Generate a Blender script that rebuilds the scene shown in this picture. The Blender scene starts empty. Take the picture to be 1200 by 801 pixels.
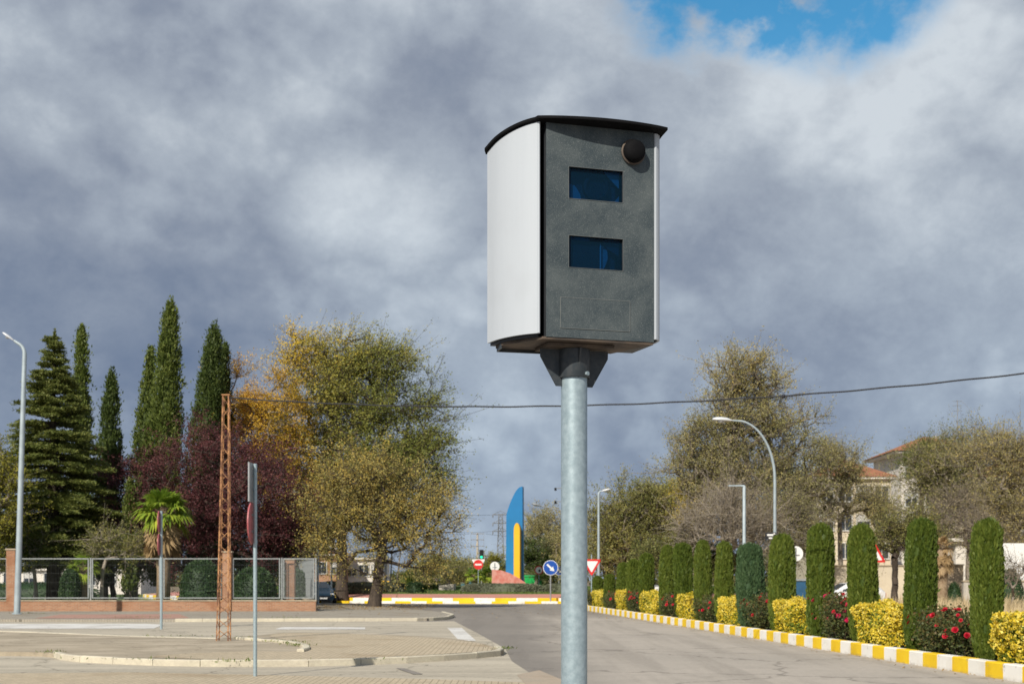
import bpy, bmesh, math, random
import numpy as np
from mathutils import Vector

random.seed(7)
RNG = np.random.default_rng(11)
SC = bpy.context.scene
COL = SC.collection
R = math.radians
PI = math.pi

# ------------------------------------------------------------------ camera
EYE, FPX, CX, HY = 1.6, 1600.0, 600.0, 679.0        # eye height, focal length and horizon in photo pixels
cam = bpy.data.cameras.new('camera')
cam.sensor_width = 36.0
cam.lens = 36.0 * FPX / 1200.0
cam.shift_y = (HY - 400.5) / 1200.0
cam.clip_start, cam.clip_end = 0.1, 6000
cam.dof.use_dof = True
cam.dof.focus_distance = 6.3
cam.dof.aperture_fstop = 8.0
co = bpy.data.objects.new('camera', cam)
COL.objects.link(co)
co.location = (0, 0, EYE)
co.rotation_euler = (R(90), 0, 0)
SC.camera = co

# ------------------------------------------------------------------ sun + sky
SUN_AZ, SUN_EL = 153.5, 36.0                          # azimuth to the left of the view direction
to_sun = Vector((-math.sin(R(SUN_AZ)) * math.cos(R(SUN_EL)), math.cos(R(SUN_AZ)) * math.cos(R(SUN_EL)), math.sin(R(SUN_EL))))
sl = bpy.data.lights.new('sun', 'SUN')
sl.energy = 4.9
sl.angle = R(0.5)
sl.color = (1.0, 0.925, 0.81)
so = bpy.data.objects.new('sun', sl)
COL.objects.link(so)
so.rotation_euler = to_sun.to_track_quat('Z', 'Y').to_euler()

SC.view_settings.view_transform = 'Standard'
SC.view_settings.look = 'None'
SC.view_settings.exposure = 0.0
SC.view_settings.gamma = 1.0
SC.view_settings.use_curve_mapping = False

SKY = 0.1
world = bpy.data.worlds.new('World')
SC.world = world
world.use_nodes = True


class NT:
    """small node-tree writer"""
    def __init__(s, tree):
        s.t = tree
        tree.nodes.clear()
    def n(s, kind, **kw):
        nd = s.t.nodes.new(kind)
        for k, v in kw.items():
            setattr(nd, k, v)
        return nd
    def l(s, a, b):
        s.t.links.new(a, b)
    def setin(s, sock, v):
        if isinstance(v, bpy.types.NodeSocket):
            s.l(v, sock)
        elif v is not None:
            sock.default_value = v
    def math(s, op, a, b=None, c=None, clamp=False):
        nd = s.n('ShaderNodeMath', operation=op, use_clamp=clamp)
        for i, v in enumerate((a, b, c)):
            s.setin(nd.inputs[i], v)
        return nd.outputs[0]
    def vmath(s, op, a, b=None, out=0):
        nd = s.n('ShaderNodeVectorMath', operation=op)
        s.setin(nd.inputs[0], a)
        s.setin(nd.inputs[1], b)
        return nd.outputs[out]
    def noise(s, vec, scale, detail=5, rough=0.55, dist=0.0, out='Fac'):
        nd = s.n('ShaderNodeTexNoise')
        if vec is not None:
            s.l(vec, nd.inputs['Vector'])
        nd.inputs['Scale'].default_value = scale
        nd.inputs['Detail'].default_value = detail
        nd.inputs['Roughness'].default_value = rough
        nd.inputs['Distortion'].default_value = dist
        return nd.outputs[out]
    def ramp(s, fac, stops, interp='LINEAR'):
        nd = s.n('ShaderNodeValToRGB')
        cr = nd.color_ramp
        cr.interpolation = interp
        while len(cr.elements) < len(stops):
            cr.elements.new(0.5)
        for e, (p, c) in zip(cr.elements, stops):
            e.position = p
            e.color = (c[0], c[1], c[2], 1) if not isinstance(c, (int, float)) else (c, c, c, 1)
        s.setin(nd.inputs[0], fac)
        return nd.outputs[0]
    def mix(s, fac, a, b, mode='MIX'):
        nd = s.n('ShaderNodeMix', data_type='RGBA', blend_type=mode)
        s.setin(nd.inputs[0], fac)
        for i, v in ((6, a), (7, b)):
            if isinstance(v, tuple):
                v = (v[0], v[1], v[2], 1)
            s.setin(nd.inputs[i], v)
        return nd.outputs[2]
    def maprange(s, v, a, b, c=0.0, d=1.0, smooth=True):
        nd = s.n('ShaderNodeMapRange', interpolation_type='SMOOTHSTEP' if smooth else 'LINEAR')
        s.setin(nd.inputs[0], v)
        for i, q in enumerate((a, b, c, d)):
            nd.inputs[1 + i].default_value = q
        return nd.outputs[0]


def build_world():
    N = NT(world.node_tree)
    out = N.n('ShaderNodeOutputWorld')
    bg = N.n('ShaderNodeBackground')
    bg.inputs[1].default_value = SKY
    N.l(bg.outputs[0], out.inputs[0])
    sky = N.n('ShaderNodeTexSky', sky_type='NISHITA')
    sky.sun_disc = False
    sky.sun_elevation = R(SUN_EL)
    sky.sun_rotation = R(360 - SUN_AZ)
    sky.altitude = 600
    sky.air_density = 1.2
    sky.dust_density = 0.4
    sky.ozone_density = 2.5
    tc = N.n('ShaderNodeTexCoord')
    d = N.vmath('NORMALIZE', tc.outputs['Generated'])
    # cloud coordinates: stretched sideways like layers of stratocumulus
    m = N.n('ShaderNodeMapping')
    N.l(d, m.inputs[0])
    m.inputs['Scale'].default_value = (1.0, 1.0, 1.25)
    m.inputs['Location'].default_value = (3.1, 1.7, 0.4)
    m.inputs['Rotation'].default_value = (0.0, R(-14), 0.0)
    big = N.noise(m.outputs[0], 3.6, 3, 0.5, 0.15)
    mid = N.noise(m.outputs[0], 9.5, 9, 0.58, 0.12)
    fine = N.noise(m.outputs[0], 26.0, 8, 0.62, 0.1)
    b = N.math('ADD', N.math('MULTIPLY', N.math('SUBTRACT', big, 0.5), 0.55), N.math('MULTIPLY', N.math('SUBTRACT', mid, 0.5), 0.95))
    b = N.math('ADD', b, N.math('MULTIPLY', N.math('SUBTRACT', fine, 0.5), 0.50))
    puff = N.noise(m.outputs[0], 6.5, 7, 0.5, 0.05)
    puff = N.math('ABSOLUTE', N.math('SUBTRACT', N.math('MULTIPLY', puff, 2.0), 1.0))
    b = N.math('ADD', b, N.math('MULTIPLY', N.math('SUBTRACT', puff, 0.16), 0.75))
    b = N.math('ADD', b, 0.50)

    def blob(px, py, rad, amp):
        v = Vector(((px - CX) / FPX, 1, (HY - py) / FPX)).normalized()
        dt = N.vmath('DOT_PRODUCT', d, tuple(v), out=1)
        return N.maprange(dt, math.cos(R(rad)), 1.0, 0.0, amp)
    for px, py, rad, amp in ((520, 60, 11, .16), (1060, 130, 8, .24), (1180, 230, 8, .18), (640, 640, 6, .10), (900, 640, 8, .06), (450, 330, 5, .10), (560, 440, 6, .16), (380, 300, 5, .02),
                             (70, 130, 9, .08), (720, 210, 8, -.03), (60, 440, 8, -.16), (300, 150, 6, .10), (620, 560, 5, .10), (1120, 470, 5, .14), (30, 30, 6, .12), (160, 330, 8, -.10), (860, 330, 9, .00),
                             (1000, 470, 5, .10), (1190, 480, 5, .12), (720, 520, 6, -.08), (560, 560, 4, -.02), (620, 480, 4, .14),
                             (980, 50, 6, .24), (770, 60, 6, .20), (880, 70, 4, .12), (300, 470, 8, -.06), (1120, 440, 8, -.06), (960, 300, 6, -.03), (230, 120, 7, -.02)):
        b = N.math('ADD', b, blob(px, py, rad, amp))
    b = N.math('ADD', N.math('MULTIPLY', b, .88), .100)
    cloud = N.ramp(b, [(0.02, (.150, .190, .280)), (0.26, (.215, .248, .325)), (0.46, (.290, .318, .385)), (0.70, (.42, .45, .505)), (1.0, (.66, .68, .71))])
    # warmth of the upper cloud, blue of the low one
    sep = N.n('ShaderNodeSeparateXYZ')
    N.l(d, sep.inputs[0])
    hi = N.maprange(sep.outputs[2], 0.03, 0.32)
    tintc = N.mix(hi, (.86, .98, 1.08), (.94, .995, 1.03))
    cloud = N.mix(1.0, cloud, tintc, 'MULTIPLY')
    cl = N.n('ShaderNodeVectorMath', operation='SCALE')
    N.l(cloud, cl.inputs[0])
    cl.inputs['Scale'].default_value = 1.0 / SKY
    # hole of blue sky high up
    g = N.math('ADD', blob(830, -48, 5.4, .75), blob(985, -58, 5.6, .8))
    g0 = g
    g = N.math('ADD', g, N.math('MULTIPLY', N.math('MULTIPLY', N.math('SUBTRACT', mid, 0.5), 6.0), g0))
    g = N.math('ADD', g, N.math('MULTIPLY', N.math('MULTIPLY', N.math('SUBTRACT', fine, 0.5), 3.4), g0))
    hole = N.maprange(g, 0.10, 1.25, 0, .95)
    skyc = N.mix(1.0, sky.outputs[0], (0.30, 1.05, 1.25), 'MULTIPLY')
    colr = N.mix(hole, cl.outputs[0], skyc)
    N.l(colr, bg.inputs[0])


build_world()


# ------------------------------------------------------------------ helpers
def gx(px, Z):
    return (px - CX) / FPX * Z
def gz(py, Z):
    return EYE + (HY - py) / FPX * Z
def G(px, py):
    """ground point seen at a photo pixel"""
    Z = EYE * FPX / (py - HY)
    return (gx(px, Z), Z)
def P(px, py, Z):
    return Vector((gx(px, Z), Z, gz(py, Z)))


def tag(o, label=None, cat=None, group=None, kind=None):
    if label: o['label'] = label
    if cat: o['category'] = cat
    if group: o['group'] = group
    if kind: o['kind'] = kind
    return o
def empty(name, loc=(0, 0, 0), rz=0.0, parent=None):
    o = bpy.data.objects.new(name, None)
    COL.objects.link(o)
    o.location = loc
    o.rotation_euler = (0, 0, rz)
    o.empty_display_size = 0.2
    if parent: o.parent = parent
    return o
def link_mesh(name, me, mats, parent=None, loc=None, smooth=False):
    for m in (mats if isinstance(mats, (list, tuple)) else [mats]):
        me.materials.append(m)
    if smooth:
        me.polygons.foreach_set('use_smooth', np.ones(len(me.polygons), dtype=bool))
    me.update()
    o = bpy.data.objects.new(name, me)
    COL.objects.link(o)
    if parent: o.parent = parent
    if loc is not None: o.location = loc
    return o


class MB:
    def __init__(s):
        s.v, s.f, s.m = [], [], []
    def add(s, vs, fs, mi=0):
        b = len(s.v)
        s.v += [tuple(v) for v in vs]
        s.f += [tuple(i + b for i in f) for f in fs]
        s.m += [mi] * len(fs)
        return s
    def box(s, c, d, rz=0.0, mi=0, bev=0.0):
        x, y, z = d[0] / 2, d[1] / 2, d[2] / 2
        ca, sa = math.cos(rz), math.sin(rz)
        if bev <= 0:
            vs = [(i * x, j * y, k * z) for k in (-1, 1) for i, j in ((-1, -1), (1, -1), (1, 1), (-1, 1))]
            fs = [(3, 2, 1, 0), (4, 5, 6, 7), (0, 1, 5, 4), (1, 2, 6, 5), (2, 3, 7, 6), (3, 0, 4, 7)]
        else:
            vs = [(i * (x - b_), j * (y - b_), k) for k, b_ in ((-z, 0), (z - bev, 0), (z, bev)) for i, j in ((-1, -1), (1, -1), (1, 1), (-1, 1))]
            fs = [(3, 2, 1, 0), (8, 9, 10, 11)]
            for a in (0, 4):
                for i in range(4):
                    fs.append((a + i, a + (i + 1) % 4, a + 4 + (i + 1) % 4, a + 4 + i))
        vs = [(c[0] + vx * ca - vy * sa, c[1] + vx * sa + vy * ca, c[2] + vz) for vx, vy, vz in vs]
        return s.add(vs, fs, mi)
    def tube(s, pts, rad, n=8, mi=0, caps=True):
        pts = [Vector(p) for p in pts]
        if not isinstance(rad, (list, tuple)): rad = [rad] * len(pts)
        vs, fs = [], []
        ref = None
        for i, p in enumerate(pts):
            t = (pts[min(i + 1, len(pts) - 1)] - pts[max(i - 1, 0)]).normalized()
            if ref is None:
                ref = Vector((0, 0, 1)) if abs(t.z) < .9 else Vector((1, 0, 0))
            u = (ref - t * ref.dot(t)).normalized()
            ref = u
            w = t.cross(u)
            for k in range(n):
                a = 2 * PI * k / n
                vs.append(p + (u * math.cos(a) + w * math.sin(a)) * rad[i])
        for i in range(len(pts) - 1):
            for k in range(n):
                a, b = i * n + k, i * n + (k + 1) % n
                fs.append((a, b, b + n, a + n))
        if caps:
            fs.append(tuple(range(n - 1, -1, -1)))
            fs.append(tuple(range((len(pts) - 1) * n, len(pts) * n)))
        return s.add(vs, fs, mi)
    def prism(s, poly, z0, z1, mi=0, mi_side=None):
        """poly in xy, extruded in z; z0/z1 numbers or functions"""
        n = len(poly)
        f0 = z0 if callable(z0) else (lambda x, y: z0)
        f1 = z1 if callable(z1) else (lambda x, y: z1)
        vs = [(x, y, f0(x, y)) for x, y in poly] + [(x, y, f1(x, y)) for x, y in poly]
        s.add(vs, [tuple(range(n - 1, -1, -1)), tuple(range(n, 2 * n))], mi)
        s.add(vs, [(i, (i + 1) % n, n + (i + 1) % n, n + i) for i in range(n)], mi if mi_side is None else mi_side)
        return s
    def plate(s, poly, y0, y1, mi=0):
        """poly in xz facing -y, extruded from y0 (front) to y1"""
        n = len(poly)
        vs = [(x, y0, z) for x, z in poly] + [(x, y1, z) for x, z in poly]
        s.add(vs, [tuple(range(n)), tuple(range(2 * n - 1, n - 1, -1))] + [((i + 1) % n, i, n + i, n + (i + 1) % n) for i in range(n)], mi)
        return s
    def lathe(s, prof, c=(0, 0, 0), n=16, mi=0, ax='z'):
        vs, fs = [], []
        for r, h in prof:
            for k in range(n):
                a = 2 * PI * k / n
                x, y = r * math.cos(a), r * math.sin(a)
                v = (x, y, h) if ax == 'z' else ((x, -h, y) if ax == 'y' else (h, x, y))
                vs.append((c[0] + v[0], c[1] + v[1], c[2] + v[2]))
        for i in range(len(prof) - 1):
            for k in range(n):
                a, b = i * n + k, i * n + (k + 1) % n
                fs.append((a, b, b + n, a + n))
        fs.append(tuple(range(n - 1, -1, -1)))
        fs.append(tuple(range((len(prof) - 1) * n, len(prof) * n)))
        return s.add(vs, fs, mi)
    def build(s, name, mats, parent=None, loc=None, smooth=False, fix=True, auto=None):
        me = bpy.data.meshes.new(name)
        me.from_pydata(s.v, [], s.f)
        me.polygons.foreach_set('material_index', s.m)
        if fix:
            bm = bmesh.new()
            bm.from_mesh(me)
            bmesh.ops.remove_doubles(bm, verts=bm.verts, dist=1e-5)
            bmesh.ops.recalc_face_normals(bm, faces=bm.faces)
            bm.to_mesh(me)
            bm.free()
        o = link_mesh(name, me, mats, parent, loc, smooth or auto is not None)
        if auto is not None:
            me.set_sharp_from_angle(angle=R(auto))
        return o


def np_mesh(name, V, F, mats, parent=None, loc=None, tint=None, mi=None, smooth=False):
    V = np.asarray(V, dtype=np.float32)
    F = np.asarray(F, dtype=np.int32)
    me = bpy.data.meshes.new(name)
    k = F.shape[1]
    me.vertices.add(len(V))
    me.vertices.foreach_set('co', V.ravel())
    me.loops.add(F.size)
    me.loops.foreach_set('vertex_index', F.ravel())
    me.polygons.add(len(F))
    me.polygons.foreach_set('loop_start', np.arange(0, F.size, k, dtype=np.int32))
    if mi is not None:
        me.polygons.foreach_set('material_index', np.asarray(mi, dtype=np.int32))
    me.update(calc_edges=True)
    if tint is not None:
        a = me.attributes.new('tint', 'FLOAT', 'FACE')
        a.data.foreach_set('value', np.asarray(tint, dtype=np.float32))
    return link_mesh(name, me, mats, parent, loc, smooth)


# ------------------------------------------------------------------ materials
def newmat(name):
    m = bpy.data.materials.new(name)
    m.use_nodes = True
    N = NT(m.node_tree)
    out = N.n('ShaderNodeOutputMaterial')
    p = N.n('ShaderNodeBsdfPrincipled')
    N.l(p.outputs[0], out.inputs[0])
    return m, N, p, out
def bump(N, p, h, strength=0.3, dist=0.02):
    b = N.n('ShaderNodeBump')
    b.inputs['Strength'].default_value = strength
    b.inputs['Distance'].default_value = dist
    N.l(h, b.inputs['Height'])
    N.l(b.outputs[0], p.inputs['Normal'])
def pm(name, c, rough=0.7, metal=0.0, c2=None, scale=4.0, detail=6, bmp=0.0, spec=None, lo=.35, hi=.65, stretch=None, emit=None, es=0.0, coord='Object'):
    m, N, p, out = newmat(name)
    tc = N.n('ShaderNodeTexCoord')
    vec = tc.outputs[coord]
    if stretch:
        mp = N.n('ShaderNodeMapping')
        N.l(vec, mp.inputs[0])
        mp.inputs['Scale'].default_value = stretch
        vec = mp.outputs[0]
    c2 = c2 or tuple(x * .82 for x in c)
    nz = N.noise(vec, scale, detail, .6)
    N.l(N.mix(N.maprange(nz, lo, hi), c, c2), p.inputs['Base Color'])
    p.inputs['Roughness'].default_value = rough
    p.inputs['Metallic'].default_value = metal
    if spec is not None: p.inputs['Specular IOR Level'].default_value = spec
    if bmp: bump(N, p, nz, bmp)
    if emit:
        p.inputs['Emission Color'].default_value = (*emit, 1)
        p.inputs['Emission Strength'].default_value = es
    return m
def foliage(name, stops, rough=.55, trans=.22):
    """leaf colours picked per leaf by its own random tint"""
    m, N, p, out = newmat(name)
    at = N.n('ShaderNodeAttribute', attribute_name='tint')
    n = len(stops)
    c = N.ramp(at.outputs['Fac'], [(i / max(1, n - 1), s) for i, s in enumerate(stops)])
    N.l(c, p.inputs['Base Color'])
    p.inputs['Roughness'].default_value = rough
    p.inputs['Specular IOR Level'].default_value = .3
    tr = N.n('ShaderNodeBsdfTranslucent')
    N.l(c, tr.inputs[0])
    mx = N.n('ShaderNodeMixShader')
    mx.inputs[0].default_value = trans
    N.l(p.outputs[0], mx.inputs[1])
    N.l(tr.outputs[0], mx.inputs[2])
    N.l(mx.outputs[0], out.inputs[0])
    return m


def mat_ground(name, base, alt, scale_big=.12, fine=9.0, speck=.25, crack=0.0, rough=.9, stain=(.75, .75, .75), streak=None, crack_scale=.35, chips=0.0):
    m, N, p, out = newmat(name)
    tc = N.n('ShaderNodeTexCoord')
    v = tc.outputs['Object']
    a = N.noise(v, scale_big, 6, .6, .4)
    c = N.mix(N.maprange(a, .38, .62), base, alt)
    s2 = N.noise(v, .9, 7, .65)
    c = N.mix(N.maprange(s2, .50, .68, 0, .8), c, tuple(b * s for b, s in zip(base, stain)))
    if streak:
        mp = N.n('ShaderNodeMapping')
        N.l(v, mp.inputs[0])
        mp.inputs['Scale'].default_value = streak
        st = N.noise(mp.outputs[0], 1.0, 5, .6)
        c = N.mix(N.maprange(st, .45, .62, 0, .6), c, tuple(b * .58 for b in base))
    f = N.noise(v, fine, 8, .75)
    c = N.mix(N.maprange(f, .3, .7, 0, speck, False), c, tuple(min(1, b * 1.9) for b in base))
    g = N.noise(v, fine * 4, 4, .7)
    c = N.mix(N.maprange(g, .5, .75, 0, speck * 1.4, False), c, tuple(b * .35 for b in base))
    if chips:
        ch = N.noise(v, 5.0, 9, .7)
        c = N.mix(N.maprange(ch, .60, .66, 0, chips), c, (.33, .30, .25))
        sz_ = N.n('ShaderNodeSeparateXYZ')
        N.l(v, sz_.inputs[0])
        c = N.mix(N.math('MULTIPLY', N.maprange(sz_.outputs[2], .0, .07, .55, 0), N.maprange(N.noise(v, 3, 6, .7), .3, .7)), c, (.22, .18, .14))
    if crack:
        vo = N.n('ShaderNodeTexVoronoi', feature='DISTANCE_TO_EDGE')
        vo.inputs['Scale'].default_value = crack_scale
        wv = N.vmath('ADD', v, N.noise(v, 1.5, 5, .6, out='Color'))
        N.l(wv, vo.inputs['Vector'])
        k = N.maprange(vo.outputs['Distance'], .0, .012, crack, 0)
        c = N.mix(k, c, tuple(b * .3 for b in base))
    N.l(c, p.inputs['Base Color'])
    p.inputs['Roughness'].default_value = rough
    p.inputs['Specular IOR Level'].default_value = .25
    bump(N, p, f, .35, .01)
    return m
def mat_blocks(name, c1, c2, mortar, w=.2, h=.1, rz=0.0, dirt=(.6, .55, .5), ms=.008, dirt_scale=.5, vec_swap=None, msmooth=.2):
    m, N, p, out = newmat(name)
    tc = N.n('ShaderNodeTexCoord')
    mp = N.n('ShaderNodeMapping')
    N.l(tc.outputs['Object'], mp.inputs[0])
    mp.inputs['Rotation'].default_value = vec_swap or (0, 0, rz)
    br = N.n('ShaderNodeTexBrick')
    N.l(mp.outputs[0], br.inputs[0])
    br.inputs['Color1'].default_value = (*c1, 1)
    br.inputs['Color2'].default_value = (*c2, 1)
    br.inputs['Mortar'].default_value = (*mortar, 1)
    br.inputs['Scale'].default_value = 1
    br.inputs['Mortar Size'].default_value = ms
    br.inputs['Mortar Smooth'].default_value = msmooth
    br.inputs['Brick Width'].default_value = w
    br.inputs['Row Height'].default_value = h
    d = N.noise(tc.outputs['Object'], dirt_scale, 7, .65, .3)
    c = N.mix(N.maprange(d, .50, .70, 0, .8), br.outputs[0], tuple(a * b for a, b in zip(c1, dirt)))
    f = N.noise(tc.outputs['Object'], 14, 6, .75)
    c = N.mix(N.maprange(f, .35, .75, 0, .35, False), c, tuple(a * .5 for a in c1))
    N.l(c, p.inputs['Base Color'])
    p.inputs['Roughness'].default_value = .9
    p.inputs['Specular IOR Level'].default_value = .2
    hgt = N.math('SUBTRACT', f, N.math('MULTIPLY', br.outputs['Fac'], 1.2))
    bump(N, p, hgt, .5, .012)
    return m


M = {}
M['asphalt'] = mat_ground('worn asphalt', (.40, .36, .31), (.33, .30, .26), .10, 10, .30, .55, streak=(.9, .05, 1), crack_scale=.16)
M['asphalt_dark'] = mat_ground('darker asphalt lane', (.185, .172, .158), (.245, .228, .20), .25, 10, .2, .4, streak=(1.2, .06, 1), crack_scale=.2)
M['concrete_lane'] = mat_ground('pale concrete lane', (.46, .415, .33), (.39, .35, .28), .16, 8, .3, .7, streak=(.05, .9, 1), crack_scale=.30)
M['brown_paving'] = mat_ground('brown dusty paving', (.34, .29, .215), (.49, .425, .325), .35, 9, .35, .4, streak=(.07, 1.2, 1))
M['paving'] = mat_blocks('yellowish block paving', (.58, .49, .35), (.49, .415, .30), (.30, .25, .18), .21, .105, R(90), ms=.008)
M['paving_grey'] = mat_blocks('grey block paving', (.42, .38, .31), (.37, .335, .28), (.18, .165, .135), .21, .105, R(90))
M['tactile_red'] = mat_blocks('faded red paving', (.50, .30, .24), (.46, .28, .225), (.22, .15, .12), .2, .2, 0)
def lane_stain():
    m = M['asphalt']
    t = m.node_tree
    p = next(n for n in t.nodes if n.type == 'BSDF_PRINCIPLED')
    old = p.inputs['Base Color'].links[0].from_socket
    N = NT.__new__(NT); N.t = t
    tc = N.n('ShaderNodeTexCoord')
    sp_ = N.n('ShaderNodeSeparateXYZ')
    N.l(tc.outputs['Object'], sp_.inputs[0])
    wob = N.noise(tc.outputs['Object'], .22, 5, .6)
    x = N.math('ADD', sp_.outputs[0], N.math('MULTIPLY', N.math('SUBTRACT', wob, .5), 2.6))
    k = N.maprange(x, .2, 2.2, .62, 0)
    far = N.maprange(N.math('ADD', sp_.outputs[1], N.math('MULTIPLY', wob, 14.0)), 58, 76, 0, .55)
    k = N.math('MAXIMUM', k, far)
    N.l(N.mix(k, old, (.15, .138, .125)), p.inputs['Base Color'])
lane_stain()
M['dirt'] = mat_ground('dry earth', (.21, .165, .11), (.15, .12, .075), .06, 6, .35, 0)
M['soil'] = mat_ground('bed soil', (.10, .068, .042), (.07, .05, .032), 1.2, 9, .4, 0)
M['grass_base'] = mat_ground('lawn soil', (.075, .115, .03), (.10, .12, .045), .3, 6, .3, 0)
M['kerb_grey'] = mat_ground('kerb concrete', (.56, .51, .40), (.45, .40, .32), .8, 12, .3, 0)
M['kerb_white'] = mat_ground('kerb white paint', (.90, .88, .82), (.84, .82, .75), 1.1, 14, .10, 0, rough=.6, stain=(.80, .76, .68), chips=.75)
M['kerb_yellow'] = mat_ground('kerb yellow paint', (.90, .60, .02), (.86, .55, .015), 1.1, 14, .10, 0, rough=.6, stain=(.8, .75, .6), chips=.6)
M['line_white'] = mat_ground('worn road paint', (.66, .65, .61), (.56, .54, .50), .9, 7, .25, .35, stain=(.6, .58, .54))
M['pink'] = mat_ground('pink paving', (.52, .24, .19), (.45, .22, .18), .5, 9, .2, 0)
M['brick'] = mat_blocks('red brick', (.46, .225, .125), (.32, .145, .08), (.42, .35, .26), .24, .065, vec_swap=(R(90), 0, 0), dirt=(.62, .55, .5), ms=.010)
M['coping'] = pm('stone coping', (.42, .35, .25), .85, c2=(.30, .25, .18), scale=3)
M['galv'] = pm('galvanised steel', (.43, .53, .57), .42, .4, c2=(.31, .40, .44), scale=34, detail=8, bmp=.04, lo=.3, hi=.7)
M['fence_frame'] = pm('fence frame steel', (.30, .32, .32), .6, .2, c2=(.22, .24, .24), scale=10)
M['fence_wire'] = pm('fence wire', (.075, .085, .085), .7, 0)
M['rust'] = pm('rusty painted steel', (.52, .27, .12), .85, .0, c2=(.17, .08, .045), scale=5, bmp=.2, lo=.40, hi=.60)
M['lamp_grey'] = pm('lamp post paint', (.40, .47, .50), .5, .15, c2=(.32, .38, .41), scale=2)
M['lamp_pale'] = pm('pale lamp post paint', (.70, .72, .74), .45, .1, c2=(.62, .64, .66), scale=2)
M['lamp_glass'] = pm('lamp lens', (.65, .67, .68), .25)
M['bark_dark'] = pm('dark bark', (.045, .034, .027), .95, c2=(.09, .068, .05), scale=9, bmp=.5, stretch=(1, 1, .25))
M['bark_grey'] = pm('grey bark', (.26, .225, .18), .95, c2=(.16, .13, .10), scale=6, bmp=.4, stretch=(1, 1, .25))
M['bark_pale'] = pm('pale bark', (.36, .32, .26), .95, c2=(.24, .2, .16), scale=6, bmp=.3, stretch=(1, 1, .25))
M['fibre'] = pm('palm trunk fibre', (.22, .15, .09), .95, c2=(.34, .26, .17), scale=9, bmp=.6)
M['black'] = pm('black plastic', (.018, .018, .02), .45)
M['rubber'] = pm('tyre rubber', (.02, .02, .02), .8)
M['sign_grey'] = pm('sign back grey', (.34, .36, .37), .5, .3)
M['sign_red'] = pm('sign red', (.72, .035, .03), .4)
M['sign_white'] = pm('sign white', (.82, .82, .80), .4, c2=(.78, .78, .76))
M['sign_blue'] = pm('sign blue', (.012, .085, .42), .4)
M['plate_pink'] = pm('faded red sign edge', (.45, .12, .13), .5)
M['cable'] = pm('cable rubber', (.02, .02, .024), .7)
M['blue_fin'] = pm('blue painted steel', (.003, .19, .46), .5, c2=(.003, .165, .41), scale=.4)
M['yellow_fin'] = pm('yellow painted steel', (.86, .49, .015), .45, c2=(.80, .44, .012), scale=.6)
M['red_stone'] = pm('red stone', (.55, .17, .13), .85, c2=(.62, .30, .25), scale=2.2, bmp=.3)
M['green_plastic'] = pm('green plastic', (.01, .42, .09), .5)
M['pylon'] = pm('pylon steel', (.26, .27, .28), .7, .2)
M['concrete'] = pm('weathered concrete', (.50, .46, .40), .9, c2=(.40, .37, .32), scale=2)
M['render_cream'] = pm('cream render', (.66, .58, .44), .9, c2=(.55, .48, .37), scale=.5)
M['render_white'] = pm('white render', (.74, .70, .63), .9, c2=(.64, .60, .54), scale=.5)
M['ochre_wall'] = pm('ochre yard wall', (.42, .33, .22), .92, c2=(.34, .27, .19), scale=.8)
M['tiles'] = mat_blocks('clay roof tiles', (.44, .20, .11), (.35, .15, .085), (.20, .09, .06), .35, .22, 0, ms=.02, dirt=(.7, .65, .6))
M['glass_dark'] = pm('window glass', (.05, .06, .075), .12, 0, c2=(.035, .045, .06), scale=.6)
M['shutter'] = pm('white shutter', (.6, .6, .57), .6)
M['metal_teal'] = pm('teal metal sheet', (.04, .13, .16), .5)
M['car_dark'] = pm('dark blue car paint', (.02, .045, .075), .18, .3)
M['car_white'] = pm('white car paint', (.8, .8, .8), .25)
M['chrome'] = pm('headlight glass', (.75, .78, .8), .12, .2)
M['red_lens'] = pm('red lens', (.5, .02, .02), .25)

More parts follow.
